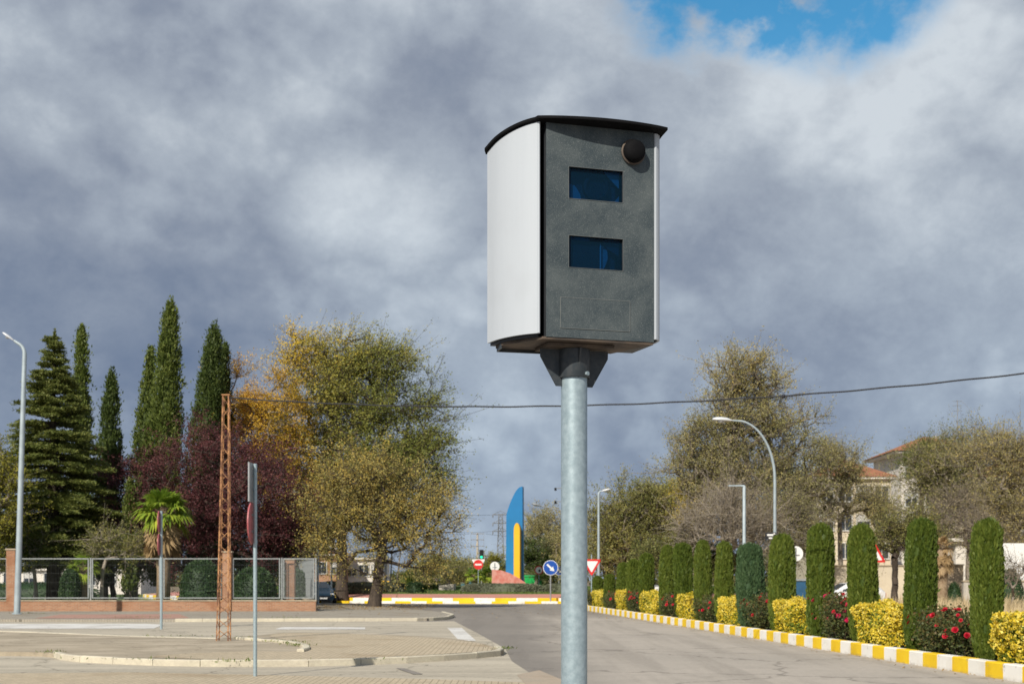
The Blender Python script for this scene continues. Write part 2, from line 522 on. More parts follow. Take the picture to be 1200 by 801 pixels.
FOL = {
    'cedar': foliage('cedar needles', [(.07, .10, .022), (.16, .185, .042), (.30, .29, .075)]),
    'cypress': foliage('italian cypress scales', [(.05, .08, .015), (.115, .155, .028), (.19, .215, .05)]),
    'cypress_dark': foliage('dark cypress scales', [(.032, .055, .014), (.075, .11, .024), (.13, .165, .038)]),
    'plum': foliage('purple plum leaves', [(.05, .016, .02), (.115, .034, .038), (.20, .08, .07)]),
    'amber': foliage('amber autumn leaves', [(.22, .18, .02), (.62, .38, .03), (.74, .46, .06), (.50, .22, .04)]),
    'elm': foliage('turning elm leaves', [(.17, .20, .04), (.29, .29, .06), (.46, .39, .08), (.74, .50, .03)]),
    'elm_near': foliage('near elm leaves', [(.17, .18, .05), (.29, .27, .08), (.42, .36, .13), (.64, .44, .09), (.40, .40, .09)]),
    'olive': foliage('olive green leaves', [(.09, .11, .03), (.18, .19, .055), (.29, .27, .09), (.40, .33, .09)]),
    'yellowgreen': foliage('yellow green leaves', [(.12, .14, .02), (.25, .24, .03), (.40, .33, .05)]),
    'sparse': foliage('dry brown olive leaves', [(.18, .18, .07), (.29, .275, .11), (.39, .335, .14), (.52, .39, .10)]),
    'twig': foliage('grey twigs and dry leaves', [(.20, .17, .11), (.30, .25, .16), (.38, .31, .17)]),
    'shrub': foliage('dark shrub leaves', [(.02, .05, .02), (.045, .09, .032), (.08, .13, .045)]),
    'topiary': foliage('clipped cypress scales', [(.050, .085, .011), (.10, .142, .018), (.165, .20, .032)]),
    'topiary_blue': foliage('blue green cypress scales', [(.04, .085, .035), (.07, .125, .05), (.11, .17, .075)]),
    'euonymus': foliage('yellow variegated leaves', [(.09, .15, .02), (.22, .26, .03), (.68, .51, .025), (.80, .61, .05), (.85, .72, .16)]),
    'rose': foliage('rose leaves', [(.035, .05, .018), (.07, .095, .03), (.12, .13, .04), (.15, .08, .03)]),
    'petal': foliage('red rose petals', [(.26, .003, .012), (.45, .006, .022), (.58, .012, .04)], trans=.1),
    'petal_pink': foliage('pink red rose petals', [(.36, .005, .04), (.56, .012, .085), (.66, .03, .14)], trans=.1),
    'palm': foliage('palm fans', [(.08, .15, .02), (.20, .30, .03), (.42, .46, .05)]),
    'palm_dry': foliage('dry palm fans', [(.26, .17, .08), (.40, .28, .14), (.50, .36, .19)]),
    'lavender': foliage('grey green clipped shrub', [(.11, .13, .08), (.17, .19, .12), (.25, .26, .18)]),
    'grass': foliage('lawn blades', [(.06, .12, .02), (.10, .17, .03), (.16, .21, .05)]),
    'dry': foliage('dry grass stalks', [(.42, .33, .19), (.58, .46, .27), (.70, .58, .36)]),
    'farwood': foliage('far wood leaves', [(.06, .08, .03), (.11, .125, .045), (.18, .16, .06)]),
    'litter': foliage('fallen leaves', [(.22, .13, .05), (.35, .22, .07), (.45, .30, .10)]),
    'weed': foliage('weed leaves', [(.07, .12, .02), (.14, .19, .04), (.26, .26, .08)]),
}


# ------------------------------------------------------------------ foliage geometry
def unit(a):
    return a / np.maximum(np.linalg.norm(a, axis=-1, keepdims=True), 1e-9)
def rnd_dirs(n, rng=RNG):
    return unit(rng.normal(size=(n, 3)))
def leaf_mesh(C, D, L, W, rng=RNG, up=None):
    """pointed leaf quads: centres C, long axes D"""
    n = len(C)
    D = unit(D)
    U = unit(np.cross(D, rnd_dirs(n, rng) if up is None else up))
    L = np.broadcast_to(L, (n,))[:, None]
    W = np.broadcast_to(W, (n,))[:, None]
    V = np.stack([C - D * L * .5, C + U * W * .5, C + D * L * .5, C - U * W * .5], 1).reshape(-1, 3)
    F = np.arange(4 * n).reshape(n, 4)
    return V, F
def tubes_mesh(P0, P1, R0, R1, n=5):
    T = unit(P1 - P0)
    ref = np.where(np.abs(T[:, 2:3]) < .9, np.array([[0, 0, 1.]]), np.array([[1., 0, 0]]))
    U = unit(np.cross(T, ref))
    W = np.cross(T, U)
    m = len(P0)
    V = np.zeros((m, 2, n, 3))
    for k in range(n):
        a = 2 * PI * k / n
        o = U * math.cos(a) + W * math.sin(a)
        V[:, 0, k] = P0 + o * R0[:, None]
        V[:, 1, k] = P1 + o * R1[:, None]
    V = V.reshape(-1, 3)
    F = []
    base = np.arange(m)[:, None] * 2 * n
    for k in range(n):
        q = (k + 1) % n
        F.append(np.concatenate([base + k, base + q, base + n + q, base + n + k], 1))
    return V, np.concatenate(F, 0)


def tree(name, label, cat, px, Z, ells, fol, bark='bark_grey', nodes=350, twigs=4, leaves=12, size=.13, tr=.25, fork=None, seed=1,
         wind=(0, 0, 0), droop=0.0, twig_len=.9, tintfn=None, group=None, twig_r=.012, shell=.55, depth=1.0, aspect=1.7, lean=0.0, base_px=None, spread=.12):
    rng = np.random.default_rng(seed)
    s = Z / FPX
    root = empty(name, (gx(px, Z), Z, 0))
    tag(root, label, cat, group)
    E = []
    for (cx, cy, rx, ry) in ells:
        E.append(((cx - px) * s, 0.0, gz(cy, Z), rx * s, rx * s * depth, ry * s))
    E = np.array(E)
    vol = E[:, 3] * E[:, 4] * E[:, 5]
    pick = rng.choice(len(E), size=nodes, p=vol / vol.sum())
    d = rnd_dirs(nodes, rng)
    rad = rng.random(nodes) ** (1 / 3.0)
    rad = shell + (1 - shell) * rad if shell > 0 else rad
    mixr = rng.random(nodes) < .3
    rad = np.where(mixr, rng.random(nodes) ** .5 * .9, rad)
    e = E[pick]
    lob = rnd_dirs(14, rng)
    amp = rng.uniform(-.34, .30, 14)
    f_ = 1 + (np.maximum(0, d @ lob.T) ** 7 * amp).sum(1)
    rad = rad * np.clip(f_, .5, 1.32)
    A = e[:, :3] + d * e[:, 3:6] * rad[:, None]
    if nodes > 60:
        per = 7
        ncl = max(8, nodes // per)
        kk_ = rng.integers(0, ncl, nodes)
        sig = (.30 + .38 * rng.random(ncl))[kk_] * min(1.25, max(.55, E[:, 3].max() / 2.6))
        A = A[kk_] + rng.normal(size=(nodes, 3)) * sig[:, None] * [1, 1, .62]
    if len(E) > 3:
        gc = E[rng.integers(0, len(E), 16)]
        gp = gc[:, :3] + rnd_dirs(16, rng) * gc[:, 3:6] * (.75 + .3 * rng.random((16, 1)))
        gr = gc[:, 3] * (.22 + .2 * rng.random(16))
        dd_ = np.linalg.norm(A[:, None] - gp[None], axis=2)
        keep = (dd_ > gr[None]).all(1)
        A = A[keep]
        nodes = len(A)
    A[:, 2] = np.maximum(A[:, 2], .8)
    zlow, ztop = (E[:, 2] - E[:, 5]).min(), (E[:, 2] + E[:, 5]).max()
    if fork is None: fork = max(1.6, zlow + .12 * (ztop - zlow))
    cxm = (E[:, 0] * vol).sum() / vol.sum()
    leader = zlow + .62 * (ztop - zlow)
    pos, par = [], []
    ntr = 6
    for i in range(ntr):
        t = i / (ntr - 1)
        pos.append(np.array([lean * t + rng.normal() * .04, rng.normal() * .04, fork * t]))
        par.append(i - 1)
    last = ntr - 1
    for i in range(1, 5):
        t = i / 4
        pos.append(np.array([lean + (cxm - lean) * t * .8, 0, fork + (leader - fork) * t]) + rng.normal(size=3) * [.18, .18, .05])
        par.append(last)
        last = len(pos) - 1
    first_free = ntr - 2
    order = np.argsort(np.linalg.norm(A - pos[ntr - 1], axis=1))
    att_idx = []
    buf = np.zeros((nodes * 2 + 40, 3))
    buf[:len(pos)] = pos
    cnt = len(pos)
    for k in order:
        a = A[k]
        B = buf[first_free:cnt]
        dv = a - B
        dist = np.linalg.norm(dv, axis=1) + np.maximum(0, -dv[:, 2]) * .9
        j = int(np.argmin(dist)) + first_free
        if dist[j - first_free] > 1.1:
            mid = (buf[j] * .5 + a * .5) + rng.normal(size=3) * .12 * np.linalg.norm(a - buf[j]) * .8 + np.array([0, 0, .06 * np.linalg.norm(a - buf[j])])
            buf[cnt] = mid
            par.append(j)
            j = cnt
            cnt += 1
        buf[cnt] = a
        par.append(j)
        att_idx.append(cnt)
        cnt += 1
    Pn = buf[:cnt]
    par = np.array(par)
    w = np.zeros(cnt)
    w[att_idx] = 1
    for i in range(cnt - 1, 0, -1):
        w[par[i]] += w[i]
    tot = max(w[0], 1)
    rr = np.maximum(.016, tr * (np.maximum(w, .3) / tot) ** .48)
    for i in range(ntr):
        rr[i] = tr * (1.35 - .35 * min(1, i / 2)) if i < 2 else tr * (1 - .03 * i)
    ii = np.arange(1, cnt)
    V1, F1 = tubes_mesh(Pn[par[ii]], Pn[ii], np.minimum(rr[par[ii]], rr[ii] * 1.5) if cnt > 2 else rr[par[ii]], rr[ii], 6)
    # twigs
    leaves = int(leaves * 2.1)
    size = size * .70
    T = len(att_idx) * twigs
    src = np.repeat(np.array(att_idx), twigs)
    c0 = Pn[src]
    outd = unit(c0 - Pn[par[src]])
    td = unit(outd * .8 + rnd_dirs(T, rng) * .9 + np.array([0, 0, .25 - droop]) + np.array(wind))
    tl = twig_len * (.45 + .9 * rng.random(T)) * np.where(rng.random(T) < .14, 1.9, 1.0)
    c1 = c0 + td * tl[:, None]
    V2, F2 = tubes_mesh(c0, c1, np.full(T, twig_r), np.full(T, twig_r * .35), 3)
    np_q = F2
    Vb = np.concatenate([V1, V2])
    Fb = np.concatenate([F1, np_q + len(V1)])
    np_mesh('trunk', Vb, Fb, M[bark], root, smooth=True)
    # leaves
    n = T * leaves
    ti = np.repeat(np.arange(T), leaves)
    t = .1 + 1.0 * rng.random(n) ** .8
    C = c0[ti] + (c1 - c0)[ti] * t[:, None] + rng.normal(size=(n, 3)) * spread
    D = unit(td[ti] * .7 + rnd_dirs(n, rng) + np.array([0, 0, -.25 - droop]) + np.array(wind) * 1.5)
    Ls = size * (.6 + .8 * rng.random(n))
    V, F = leaf_mesh(C, D, Ls, Ls / aspect, rng)
    clump = rng.random(len(att_idx))
    tint = .45 * clump[ti // twigs] + .55 * rng.random(n)
    if tintfn is not None:
        tint = np.clip(tint + tintfn((C[:, 0] / s + px), HY - (C[:, 2] - EYE) / s), 0, 1)
    np_mesh('crown', V, F, FOL[fol], root, tint=tint)
    return root


def prof_r(prof, t):
    return np.interp(t, [p[0] for p in prof], [p[1] for p in prof])


def spire(name, label, px, Z, top_px, top_py, half, fol='cypress', seed=1, n=16000, prof=None, base_px=None, zbase=1.2, group=None, wob=1.0, cat='cypress tree', bot_py=None):
    """a tall italian cypress, leaning from its foot to its tip"""
    rng = np.random.default_rng(seed)
    s = Z / FPX
    H = gz(top_py, Z) - .85
    Rm = half * s * .84
    root = empty(name, (gx(px, Z), Z, 0))
    tag(root, label, cat, group)
    lean = (top_px - px) * s
    prof = prof or [(0, .55), (.08, .85), (.3, 1.0), (.55, .95), (.75, .72), (.9, .38), (.97, .16), (1, .02)]
    zb = zbase
    def axis(t):
        return lean * t ** 1.25
    # inner mass
    mb = []
    rings, seg = 26, 14
    V = []
    for i in range(rings):
        t = i / (rings - 1)
        r = prof_r(prof, t) * Rm * .60 + .01
        for k in range(seg):
            a = 2 * PI * k / seg
            rr = r * (1 + .12 * rng.normal() * .6)
            V.append((axis(t) + rr * math.cos(a), rr * math.sin(a), zb + (H * .985 - zb) * t))
    F = [(i * seg + k, i * seg + (k + 1) % seg, (i + 1) * seg + (k + 1) % seg, (i + 1) * seg + k) for i in range(rings - 1) for k in range(seg)]
    V, F = np.array(V), np.array(F)
    tint0 = rng.random(len(F)) * .4
    # flame-like clumps
    nc = int(n / 34)
    t = rng.random(nc) ** .85
    a = rng.random(nc) * 2 * PI
    bulge = 1 + wob * (.16 * np.sin(3 * a + 9 * t) + .12 * np.sin(5 * a - 17 * t) + .10 * rng.normal(size=nc))
    r = prof_r(prof, t) * Rm * bulge
    r *= .66 + .42 * rng.random(nc) ** .7
    C0 = np.stack([axis(t) + r * np.cos(a), r * np.sin(a), zb + (H - zb) * t], 1)
    outd = np.stack([np.cos(a), np.sin(a), np.zeros(nc)], 1)
    up = unit(np.array([lean * 1.2, 0, H])[None] * .12 + outd * .28 * Rm / 1.0 + np.array([[0, 0, .9]]) + rng.normal(size=(nc, 3)) * .12)
    k = 34
    ci = np.repeat(np.arange(nc), k)
    q = rng.random(nc * k)
    ln = (.55 + .6 * rng.random(nc))[ci] * min(1.0, Rm)
    w = (.20 * (1 - q) + .03) * min(1.2, .5 + Rm * .5)
    C = C0[ci] + up[ci] * (q * ln)[:, None] + rng.normal(size=(nc * k, 3)) * w[:, None]
    D = unit(up[ci] + outd[ci] * .35 + rng.normal(size=(nc * k, 3)) * .35)
    L = .20 * (.6 + .7 * rng.random(nc * k))
    V2, F2 = leaf_mesh(C, D, L, L * .42, rng)
    tint = np.clip(.5 * rng.random(nc)[ci] + .5 * rng.random(nc * k), 0, 1)
    np_mesh('crown', np.concatenate([V, V2]), np.concatenate([F, F2 + len(V)]), FOL[fol], root, tint=np.concatenate([tint0, tint]))
    m = MB().tube([(0, 0, 0), (lean * .02, 0, zb * .6), (axis(.12), 0, zb + H * .12)], [.26, .2, .16], 8)
    m.build('trunk', M['bark_grey'], root, smooth=True)
    return root


def core_leaf_block(name, V, F, tint0, C, D, L, W, rng, mat, parent=None, loc=None):
    V2, F2 = leaf_mesh(C, D, L, W, rng)
    return np_mesh(name, np.concatenate([V, V2]), np.concatenate([F, F2 + len(V)]), mat, parent, loc, tint=np.concatenate([tint0, np.clip(rng.random(len(C)), 0, 1)]))


def dome_shrub(name, px, py_c, Z, rx, ry, depth, fol, n=4000, size=.10, seed=3, parent=None, boxy=2.0, base_z=0.0):
    """solid rounded clipped shrub between the ground and its top; returns one mesh object at ground"""
    rng = np.random.default_rng(seed)
    s = Z / FPX
    H = gz(py_c - ry, Z) - base_z
    a, b = rx * s, depth
    th = np.linspace(0, 2 * PI, 21)[:-1]
    rings = []
    e = 2.0 / boxy
    for i in range(9):
        ph = (i / 8) * PI / 2
        cz, cr = math.sin(ph) ** e, max(math.cos(ph), 1e-4) ** e
        for q in th:
            sx, sy = math.copysign(abs(math.cos(q)) ** e, math.cos(q)), math.copysign(abs(math.sin(q)) ** e, math.sin(q))
            rings.append((a * cr * sx * .93, b * cr * sy * .93, H * cz * .95))
    V = np.array(rings)
    V += rng.normal(size=V.shape) * .02
    F = np.array([(i * 20 + k, i * 20 + (k + 1) % 20, (i + 1) * 20 + (k + 1) % 20, (i + 1) * 20 + k) for i in range(8) for k in range(20)])
    q = rng.random(n) * 2 * PI
    sid = rng.random(n) < .62
    u_ = rng.random(n)
    cz = np.where(sid, u_ * .98, 0)
    sn = np.where(sid, cz ** (1 / e), 0)
    cr = np.where(sid, np.sqrt(np.maximum(1 - sn ** 2, 1e-6)) ** e, np.sqrt(u_))
    cs = np.where(sid, 0, cr ** (1 / e))
    cz = np.where(sid, cz, np.sqrt(np.maximum(1 - cs ** 2, 1e-6)) ** e)
    sx, sy = np.sign(np.cos(q)) * np.abs(np.cos(q)) ** e, np.sign(np.sin(q)) * np.abs(np.sin(q)) ** e
    C = np.stack([a * cr * sx, b * cr * sy, H * cz], 1) * (1 + rng.normal(size=(n, 1)) * .025)
    D = unit(C * [1, 1, .6] + [0, 0, .4] + rng.normal(size=(n, 3)) * .7)
    L = size * (.6 + .8 * rng.random(n))
    return core_leaf_block(name, V, F, rng.random(len(F)) * .4, C, D, L, L * .5, rng, FOL[fol], parent, (gx(px, Z), Z, base_z))


# ================================================================== THE SETTING
def sheet(name, pts, z, mat, kind='structure'):
    m = MB()
    m.add([(x, y, z) for x, y in pts], [tuple(range(len(pts)))])
    o = m.build(name, mat, fix=False)
    if o.data.polygons[0].normal.z < 0:
        o.data.flip_normals()
    return tag(o, kind=kind)
def smooth_poly(pts, it=2):
    for _ in range(it):
        q = []
        for i in range(len(pts)):
            a, b = pts[i], pts[(i + 1) % len(pts)]
            q += [(a[0] * .75 + b[0] * .25, a[1] * .75 + b[1] * .25), (a[0] * .25 + b[0] * .75, a[1] * .25 + b[1] * .75)]
        pts = q
    return pts
def smooth_line(pts, it=2):
    for _ in range(it):
        q = [pts[0]]
        for i in range(len(pts) - 1):
            a, b = pts[i], pts[i + 1]
            q += [(a[0] * .75 + b[0] * .25, a[1] * .75 + b[1] * .25), (a[0] * .25 + b[0] * .75, a[1] * .25 + b[1] * .75)]
        pts = q + [pts[-1]]
    return pts

# terrain
sheet('ground', [(-1500, -60), (1500, -60), (1500, 3000), (-1500, 3000)], 0.0, M['dirt'])

KX = lambda Z: 9.67 - .0819 * Z                        # road-side foot of the painted kerb
RC, RR = (0.3, 126.0), 33.0                            # roundabout centre, island radius
# main carriageway and the ring round the island
sheet('road', [(-60, -40), (KX(-40) + .1, -40), (KX(72) + .1, 72), (6.5, 80), (16, 88), (60, 96), (70, 170), (-70, 170), (-70, 77.5), (-12, 77.5), (-60, 60)], .004, M['asphalt'])
# darker worn lane on the left half of the road
# pale concrete side street
sheet('side_street', [G(-500, 728), G(505, 728), G(532, 727.5), G(560, 742), G(592, 760), G(600, 775), G(640, 801), G(700, 860), G(-400, 860)], .012, M['concrete_lane'])
# flush paving in the near left corner
sheet('near_paving', smooth_line([G(-400, 792), G(0, 789.5), G(150, 788), G(300, 791), G(500, 796), G(610, 800), G(640, 806), G(660, 860), G(-400, 860)], 0), .016, M['paving'])
sheet('ground_patch', [G(606, 791), G(632, 786), G(668, 801), G(700, 840), G(640, 830)], .020, mat_ground('rusty gravel patch', (.40, .32, .24), (.34, .30, .24), .8, 9, .3, 0))
sheet('ground_strip', [G(464, 783.5), G(474, 783.5), G(496, 790.5), G(484, 790.5)], .020, M['asphalt'])
# painted markings
sheet('road_marking', [G(-400, 731.0), G(170, 730.8), G(192, 732), G(180, 736.6), G(-400, 737)], .020, M['line_white'])
sheet('road_marking', [G(330, 734.8), G(428, 734.8), G(428, 737.6), G(322, 737.6)], .020, M['line_white'])
sheet('road_marking', [G(524, 735.6), G(541, 735.6), G(558, 751), G(538, 751)], .020, M['line_white'])

# far pavement (in front of the park fence), tree pit strip, red crossing patch
def slab(name, pts, h, mat, z0=0.0):
    m = MB()
    m.prism(pts, z0, h)
    return tag(m.build(name, mat, fix=True), kind='structure')
farp = [G(-500, 727.8), G(60, 728.5), G(205, 728.5), G(215, 727.5), G(500, 727.2), G(524, 725.5), G(532, 722.5), G(520, 719.5), G(470, 714.5), (-8.0, 84.0), (-9.0, 86.5), (-14, 88), (-22, 88), (-16.0, 66), (-60, 66)]
slab('far_pavement', farp, .11, M['paving_grey'])
sheet('crossing_paving', [G(40, 727.4), G(70, 722.6), G(210, 722.0), G(222, 726.8), G(204, 727.8)], .116, M['tactile_red'])
# corner pavement island
isl = smooth_line([G(-300, 768), G(10, 768.5), G(62, 769.5), G(75, 774.5), G(130, 777.5), G(180, 779.5), G(273, 781.2), G(380, 780), G(470, 777), G(540, 772.5), G(585, 769.0), G(592, 766.6), G(580, 762), G(555, 755.5), G(520, 750.5), G(430, 746), G(336, 744), G(300, 748.5), G(262, 751.5), G(150, 748.5), G(60, 744.5), G(0, 742.2), G(-300, 738)], 1)
slab('corner_pavement', isl, .10, M['brown_paving'])
sheet('corner_blocks', smooth_poly([G(150, 775), G(270, 779), G(380, 778.5), G(470, 775), G(545, 770), G(583, 766.6), G(572, 761), G(545, 755), G(430, 747), G(338, 745), G(310, 749), G(340, 755), G(366, 764), G(356, 769), G(280, 768)], 1), .106, M['paving'])

def kerb(name, pts, w, h, stone, mats, z0=0.0, side=1, gap=.012, jitter=0.0, seed=1, start=0, bev=.015):
    """a row of kerb stones along a polyline; stones take the materials in turn"""
    rng = random.Random(seed)
    pts = [Vector((p[0], p[1])) for p in pts]
    ds = [0]
    for a, b in zip(pts, pts[1:]): ds.append(ds[-1] + (b - a).length)
    def at(d):
        for i in range(len(pts) - 1):
            if d <= ds[i + 1] or i == len(pts) - 2:
                t = (d - ds[i]) / max(1e-6, ds[i + 1] - ds[i])
                return pts[i].lerp(pts[i + 1], t)
    m = MB()
    n = max(1, int(round(ds[-1] / stone)))
    sl_ = ds[-1] / n
    for i in range(n):
        a, b = at(i * sl_ + gap / 2), at((i + 1) * sl_ - gap / 2)
        dr = (b - a)
        L = dr.length
        nn = Vector((-dr.y, dr.x)).normalized() * side
        c = (a + b) / 2 + nn * w / 2
        hh = h + rng.uniform(-jitter, jitter)
        m.box((c.x + rng.uniform(-jitter, jitter) * .4, c.y, z0 + hh / 2), (L, w, hh), math.atan2(dr.y, dr.x) + rng.uniform(-jitter, jitter) * .4, mi=(i + start) % len(mats), bev=bev)
    return tag(m.build(name, mats, fix=False), kind='structure')

# the yellow and white kerb on the right
kp = [(KX(z), z) for z in (8.5, 72.0)] + [(4.1, 75.0), (5.2, 78.0), (7.6, 81.5), (12.5, 85.0), (20, 88.5)]
kp = [(KX(21.2 - .672 * 18), 21.2 - .672 * 18)] + kp[1:]
kerb('striped_kerb', kp, .22, .265, .674, [M['kerb_yellow'], M['kerb_white']], side=-1, gap=.006, jitter=.004, start=1)
# soil behind it
bed = [(KX(z) + .22, z) for z in (5, 40, 72)] + [(4.35, 75.2), (5.5, 78.1), (7.8, 81.3), (14, 78), (KX(40) + 2.2, 40), (KX(5) + 2.2, 5)]
slab('planting_bed', bed, .19, M['soil'])
# grey kerbs on the left
kerb('pavement_kerb', smooth_line([G(62, 770.2), G(76, 775), G(130, 778.2), G(180, 780.2), G(273, 782.0), G(380, 780.8), G(470, 777.8), G(540, 773.3), G(586, 769.4), G(593, 766.8), G(586, 763)], 2), .13, .135, 1.0, [M['kerb_grey']], side=1, jitter=.006, seed=4)
kerb('pavement_kerb', smooth_line([G(-300, 738.0), G(0, 742.6), G(60, 744.8), G(150, 748.8), G(262, 751.8)], 1), .30, .115, 1.0, [M['kerb_grey']], side=-1, jitter=.004, seed=5)
kerb('pavement_kerb', smooth_line([G(282, 753.2), G(330, 756.2), G(358, 761), G(366, 765.5), G(356, 769)], 2), .15, .16, .9, [M['kerb_grey']], side=-1, jitter=.012, seed=6)
kerb('pavement_kerb', [G(205, 728.6), G(500, 727.4), G(525, 725.7), G(533, 722.5), G(521, 719.3)], .15, .135, 1.0, [M['kerb_grey']], side=1, jitter=.004, seed=7)

# roundabout: two painted kerb steps, pink apron, lawn
def ring_pts(r, a0, a1, n):
    return [(RC[0] + r * math.cos(R(a0 + (a1 - a0) * i / n)), RC[1] + r * math.sin(R(a0 + (a1 - a0) * i / n))) for i in range(n + 1)]
def disc(name, r, z0, z1, mat, n=96):
    m = MB()
    m.prism([(RC[0] + r * math.cos(2 * PI * i / n), RC[1] + r * math.sin(2 * PI * i / n)) for i in range(n)], z0, z1)
    return tag(m.build(name, mat), kind='structure')
disc('roundabout_step', RR + 1.6, .0, .12, M['pink'])
kerb('roundabout_kerb', ring_pts(RR + 1.78, 180, 360, 60), .25, .17, 1.1, [M['kerb_yellow'], M['kerb_white']], side=1, gap=.01, seed=8)
def lawn_z(r):
    return float(np.interp(r, [0, 22, 26, 29.5], [1.02, .96, .82, .62]))
def island():
    m = MB()
    m.lathe([(RR, .10), (RR, .345), (29.55, .60), (.5, .60)], (RC[0], RC[1], 0), 120)
    tag(m.build('roundabout_apron', M['pink']), kind='structure')
    m = MB()
    m.lathe([(29.5, .50), (29.5, .62), (26, .82), (22, .96), (.2, 1.02)], (RC[0], RC[1], 0), 120)
    tag(m.build('roundabout_lawn', M['grass_base'], smooth=True), kind='structure')
island()
kerb('roundabout_kerb', ring_pts(RR + .18, 180, 360, 60), .25, .27, 1.45, [M['kerb_white'], M['kerb_yellow']], side=1, gap=.01, z0=.10, seed=9)

# park lawn
slab('park_lawn', [(-60, 66.2), (-15.4, 66.2), (-22, 88), (-30, 140), (-90, 140), (-90, 66.2)], .13, M['grass_base'])
sheet('park_path', [(-60, 84), (-24, 86), (-25, 92), (-60, 92)], .136, M['concrete_lane'])
sheet('field', [(10.2, 44), (16, 36), (60, 36), (80, 90), (20, 90), (9, 82)], .006, mat_ground('dry field soil', (.42, .33, .20), (.33, .26, .16), .2, 7, .3, 0))


def blades(name, region, n, h, fol, seed, w=.03, lean=(.25, 0, 0), hj=.5, z0=0.0, label=None):
    """stalks scattered over a quad region"""
    rng = np.random.default_rng(seed)
    u, v = rng.random(n)[:, None], rng.random(n)[:, None]
    q = [np.array(p, float) for p in region]
    XY = (q[0] * (1 - u) + q[1] * u) * (1 - v) + (q[3] * (1 - u) + q[2] * u) * v
    XY += rng.normal(size=(n, 2)) * .05
    H = h * (1 - hj + hj * 1.6 * rng.random(n)) * (.75 + .35 * np.sin(XY[:, 0] * 1.7) * np.sin(XY[:, 1] * 1.1))
    D = unit(np.array([0, 0, 1.]) + np.array(lean) + rng.normal(size=(n, 3)) * .22)
    C = np.concatenate([XY, np.full((n, 1), z0)], 1) + D * H[:, None] * .5
    V, F = leaf_mesh(C, D, H, np.full(n, w), rng)
    o = np_mesh(name, V, F, FOL[fol], tint=rng.random(n))
    return tag(o, label, None, kind='stuff')

blades('dry_grass', [(10.6, 42), (27, 42), (34, 66), (11, 66)], 42000, .85, 'dry', 21, w=.035, label='tall dry straw coloured grass behind the cypress columns')
blades('park_grass', [(-40, 66.4), (-15.6, 66.4), (-20, 84), (-46, 84)], 26000, .12, 'grass', 22, w=.05, lean=(0, 0, 0), z0=.13, label='short green lawn under the park trees')
def lawn_ring():
    rng = np.random.default_rng(5)
    n = 30000
    a = R(180) + rng.random(n) * PI
    r = 29.4 - rng.random(n) ** 1.5 * 16
    XY = np.stack([RC[0] + r * np.cos(a), RC[1] + r * np.sin(a)], 1)
    D = unit(np.array([0, 0, 1.]) + rng.normal(size=(n, 3)) * .3)
    H = .09 * (.6 + .8 * rng.random(n))
    C = np.concatenate([XY, np.interp(r, [0, 22, 26, 29.5], [1.02, .96, .82, .62])[:, None]], 1) + D * H[:, None] * .5
    V, F = leaf_mesh(C, D, H, np.full(n, .09), rng)
    tag(np_mesh('roundabout_grass', V, F, FOL['grass'], tint=rng.random(n)), 'short green grass on the roundabout', kind='stuff')
lawn_ring()
def litter():
    rng = np.random.default_rng(6)
    n = 5200
    t = rng.random(n)
    X = -14 + 9.5 * rng.random(n)
    Y = 68 + 17 * rng.random(n)
    k = int(n * .12)
    X[:k] = -13 + 22 * rng.random(k)
    Y[:k] = 56 + 22 * rng.random(k)
    z = np.full(n, .125)
    ok = ~((X > G(532, 722)[0] + .5) | (Y < 57.5))
    z = np.where(ok, z, .022)
    m = 900
    X2 = 6 + rng.random(m) * 3
    Y2 = 12 + 60 * rng.random(m)
    X2 = 9.60 - .0819 * Y2 - rng.random(m) ** 2 * .5
    X, Y, z = np.concatenate([X, X2]), np.concatenate([Y, Y2]), np.concatenate([z, np.full(m, .022)])
    n = len(X)
    C = np.stack([X, Y, z], 1)
    D = rnd_dirs(n, rng) * [1, 1, .2]
    L = .07 * (.5 + rng.random(n))
    L[-m:] *= .6
    V, F = leaf_mesh(C, D, L, L * .6, rng, up=np.array([0, 0, 1.]) + rng.normal(size=(n, 3)) * .2)
    tag(np_mesh('leaf_litter', V, F, FOL['litter'], tint=rng.random(n)), 'brown fallen leaves scattered on pavement and road edge', kind='stuff')
litter()
def weeds():
    rng = np.random.default_rng(16)
    Cs = []
    for px, py, k, sp in ((60, 770.5, 80, .16), (330, 757, 130, .30), (352, 762, 160, .16), (344, 759.5, 110, .2), (286, 753, 100, .12), (160, 726.5, 90, .9), (592, 766, 90, .12),
                          (335, 727, 70, .6), (205, 750.5, 70, .5), (38, 721.5, 90, .5), (273, 782.3, 60, .2), (150, 779.5, 40, .6), (420, 780, 30, .5)):
        x, y = G(px, py)
        Cs.append(np.stack([x + rng.normal(size=k) * sp, y + rng.normal(size=k) * .12, np.full(k, .12)], 1))
    C = np.concatenate(Cs)
    n = len(C)
    D = unit(np.array([0, 0, 1.]) + rng.normal(size=(n, 3)) * .6)
    H = .065 * (.4 + rng.random(n) ** 2)
    V, F = leaf_mesh(C + D * H[:, None] * .5, D, H, H * .3, rng)
    tag(np_mesh('kerb_weeds', V, F, FOL['weed'], tint=rng.random(n)), 'small weeds growing in the pavement joints', kind='stuff')
weeds()


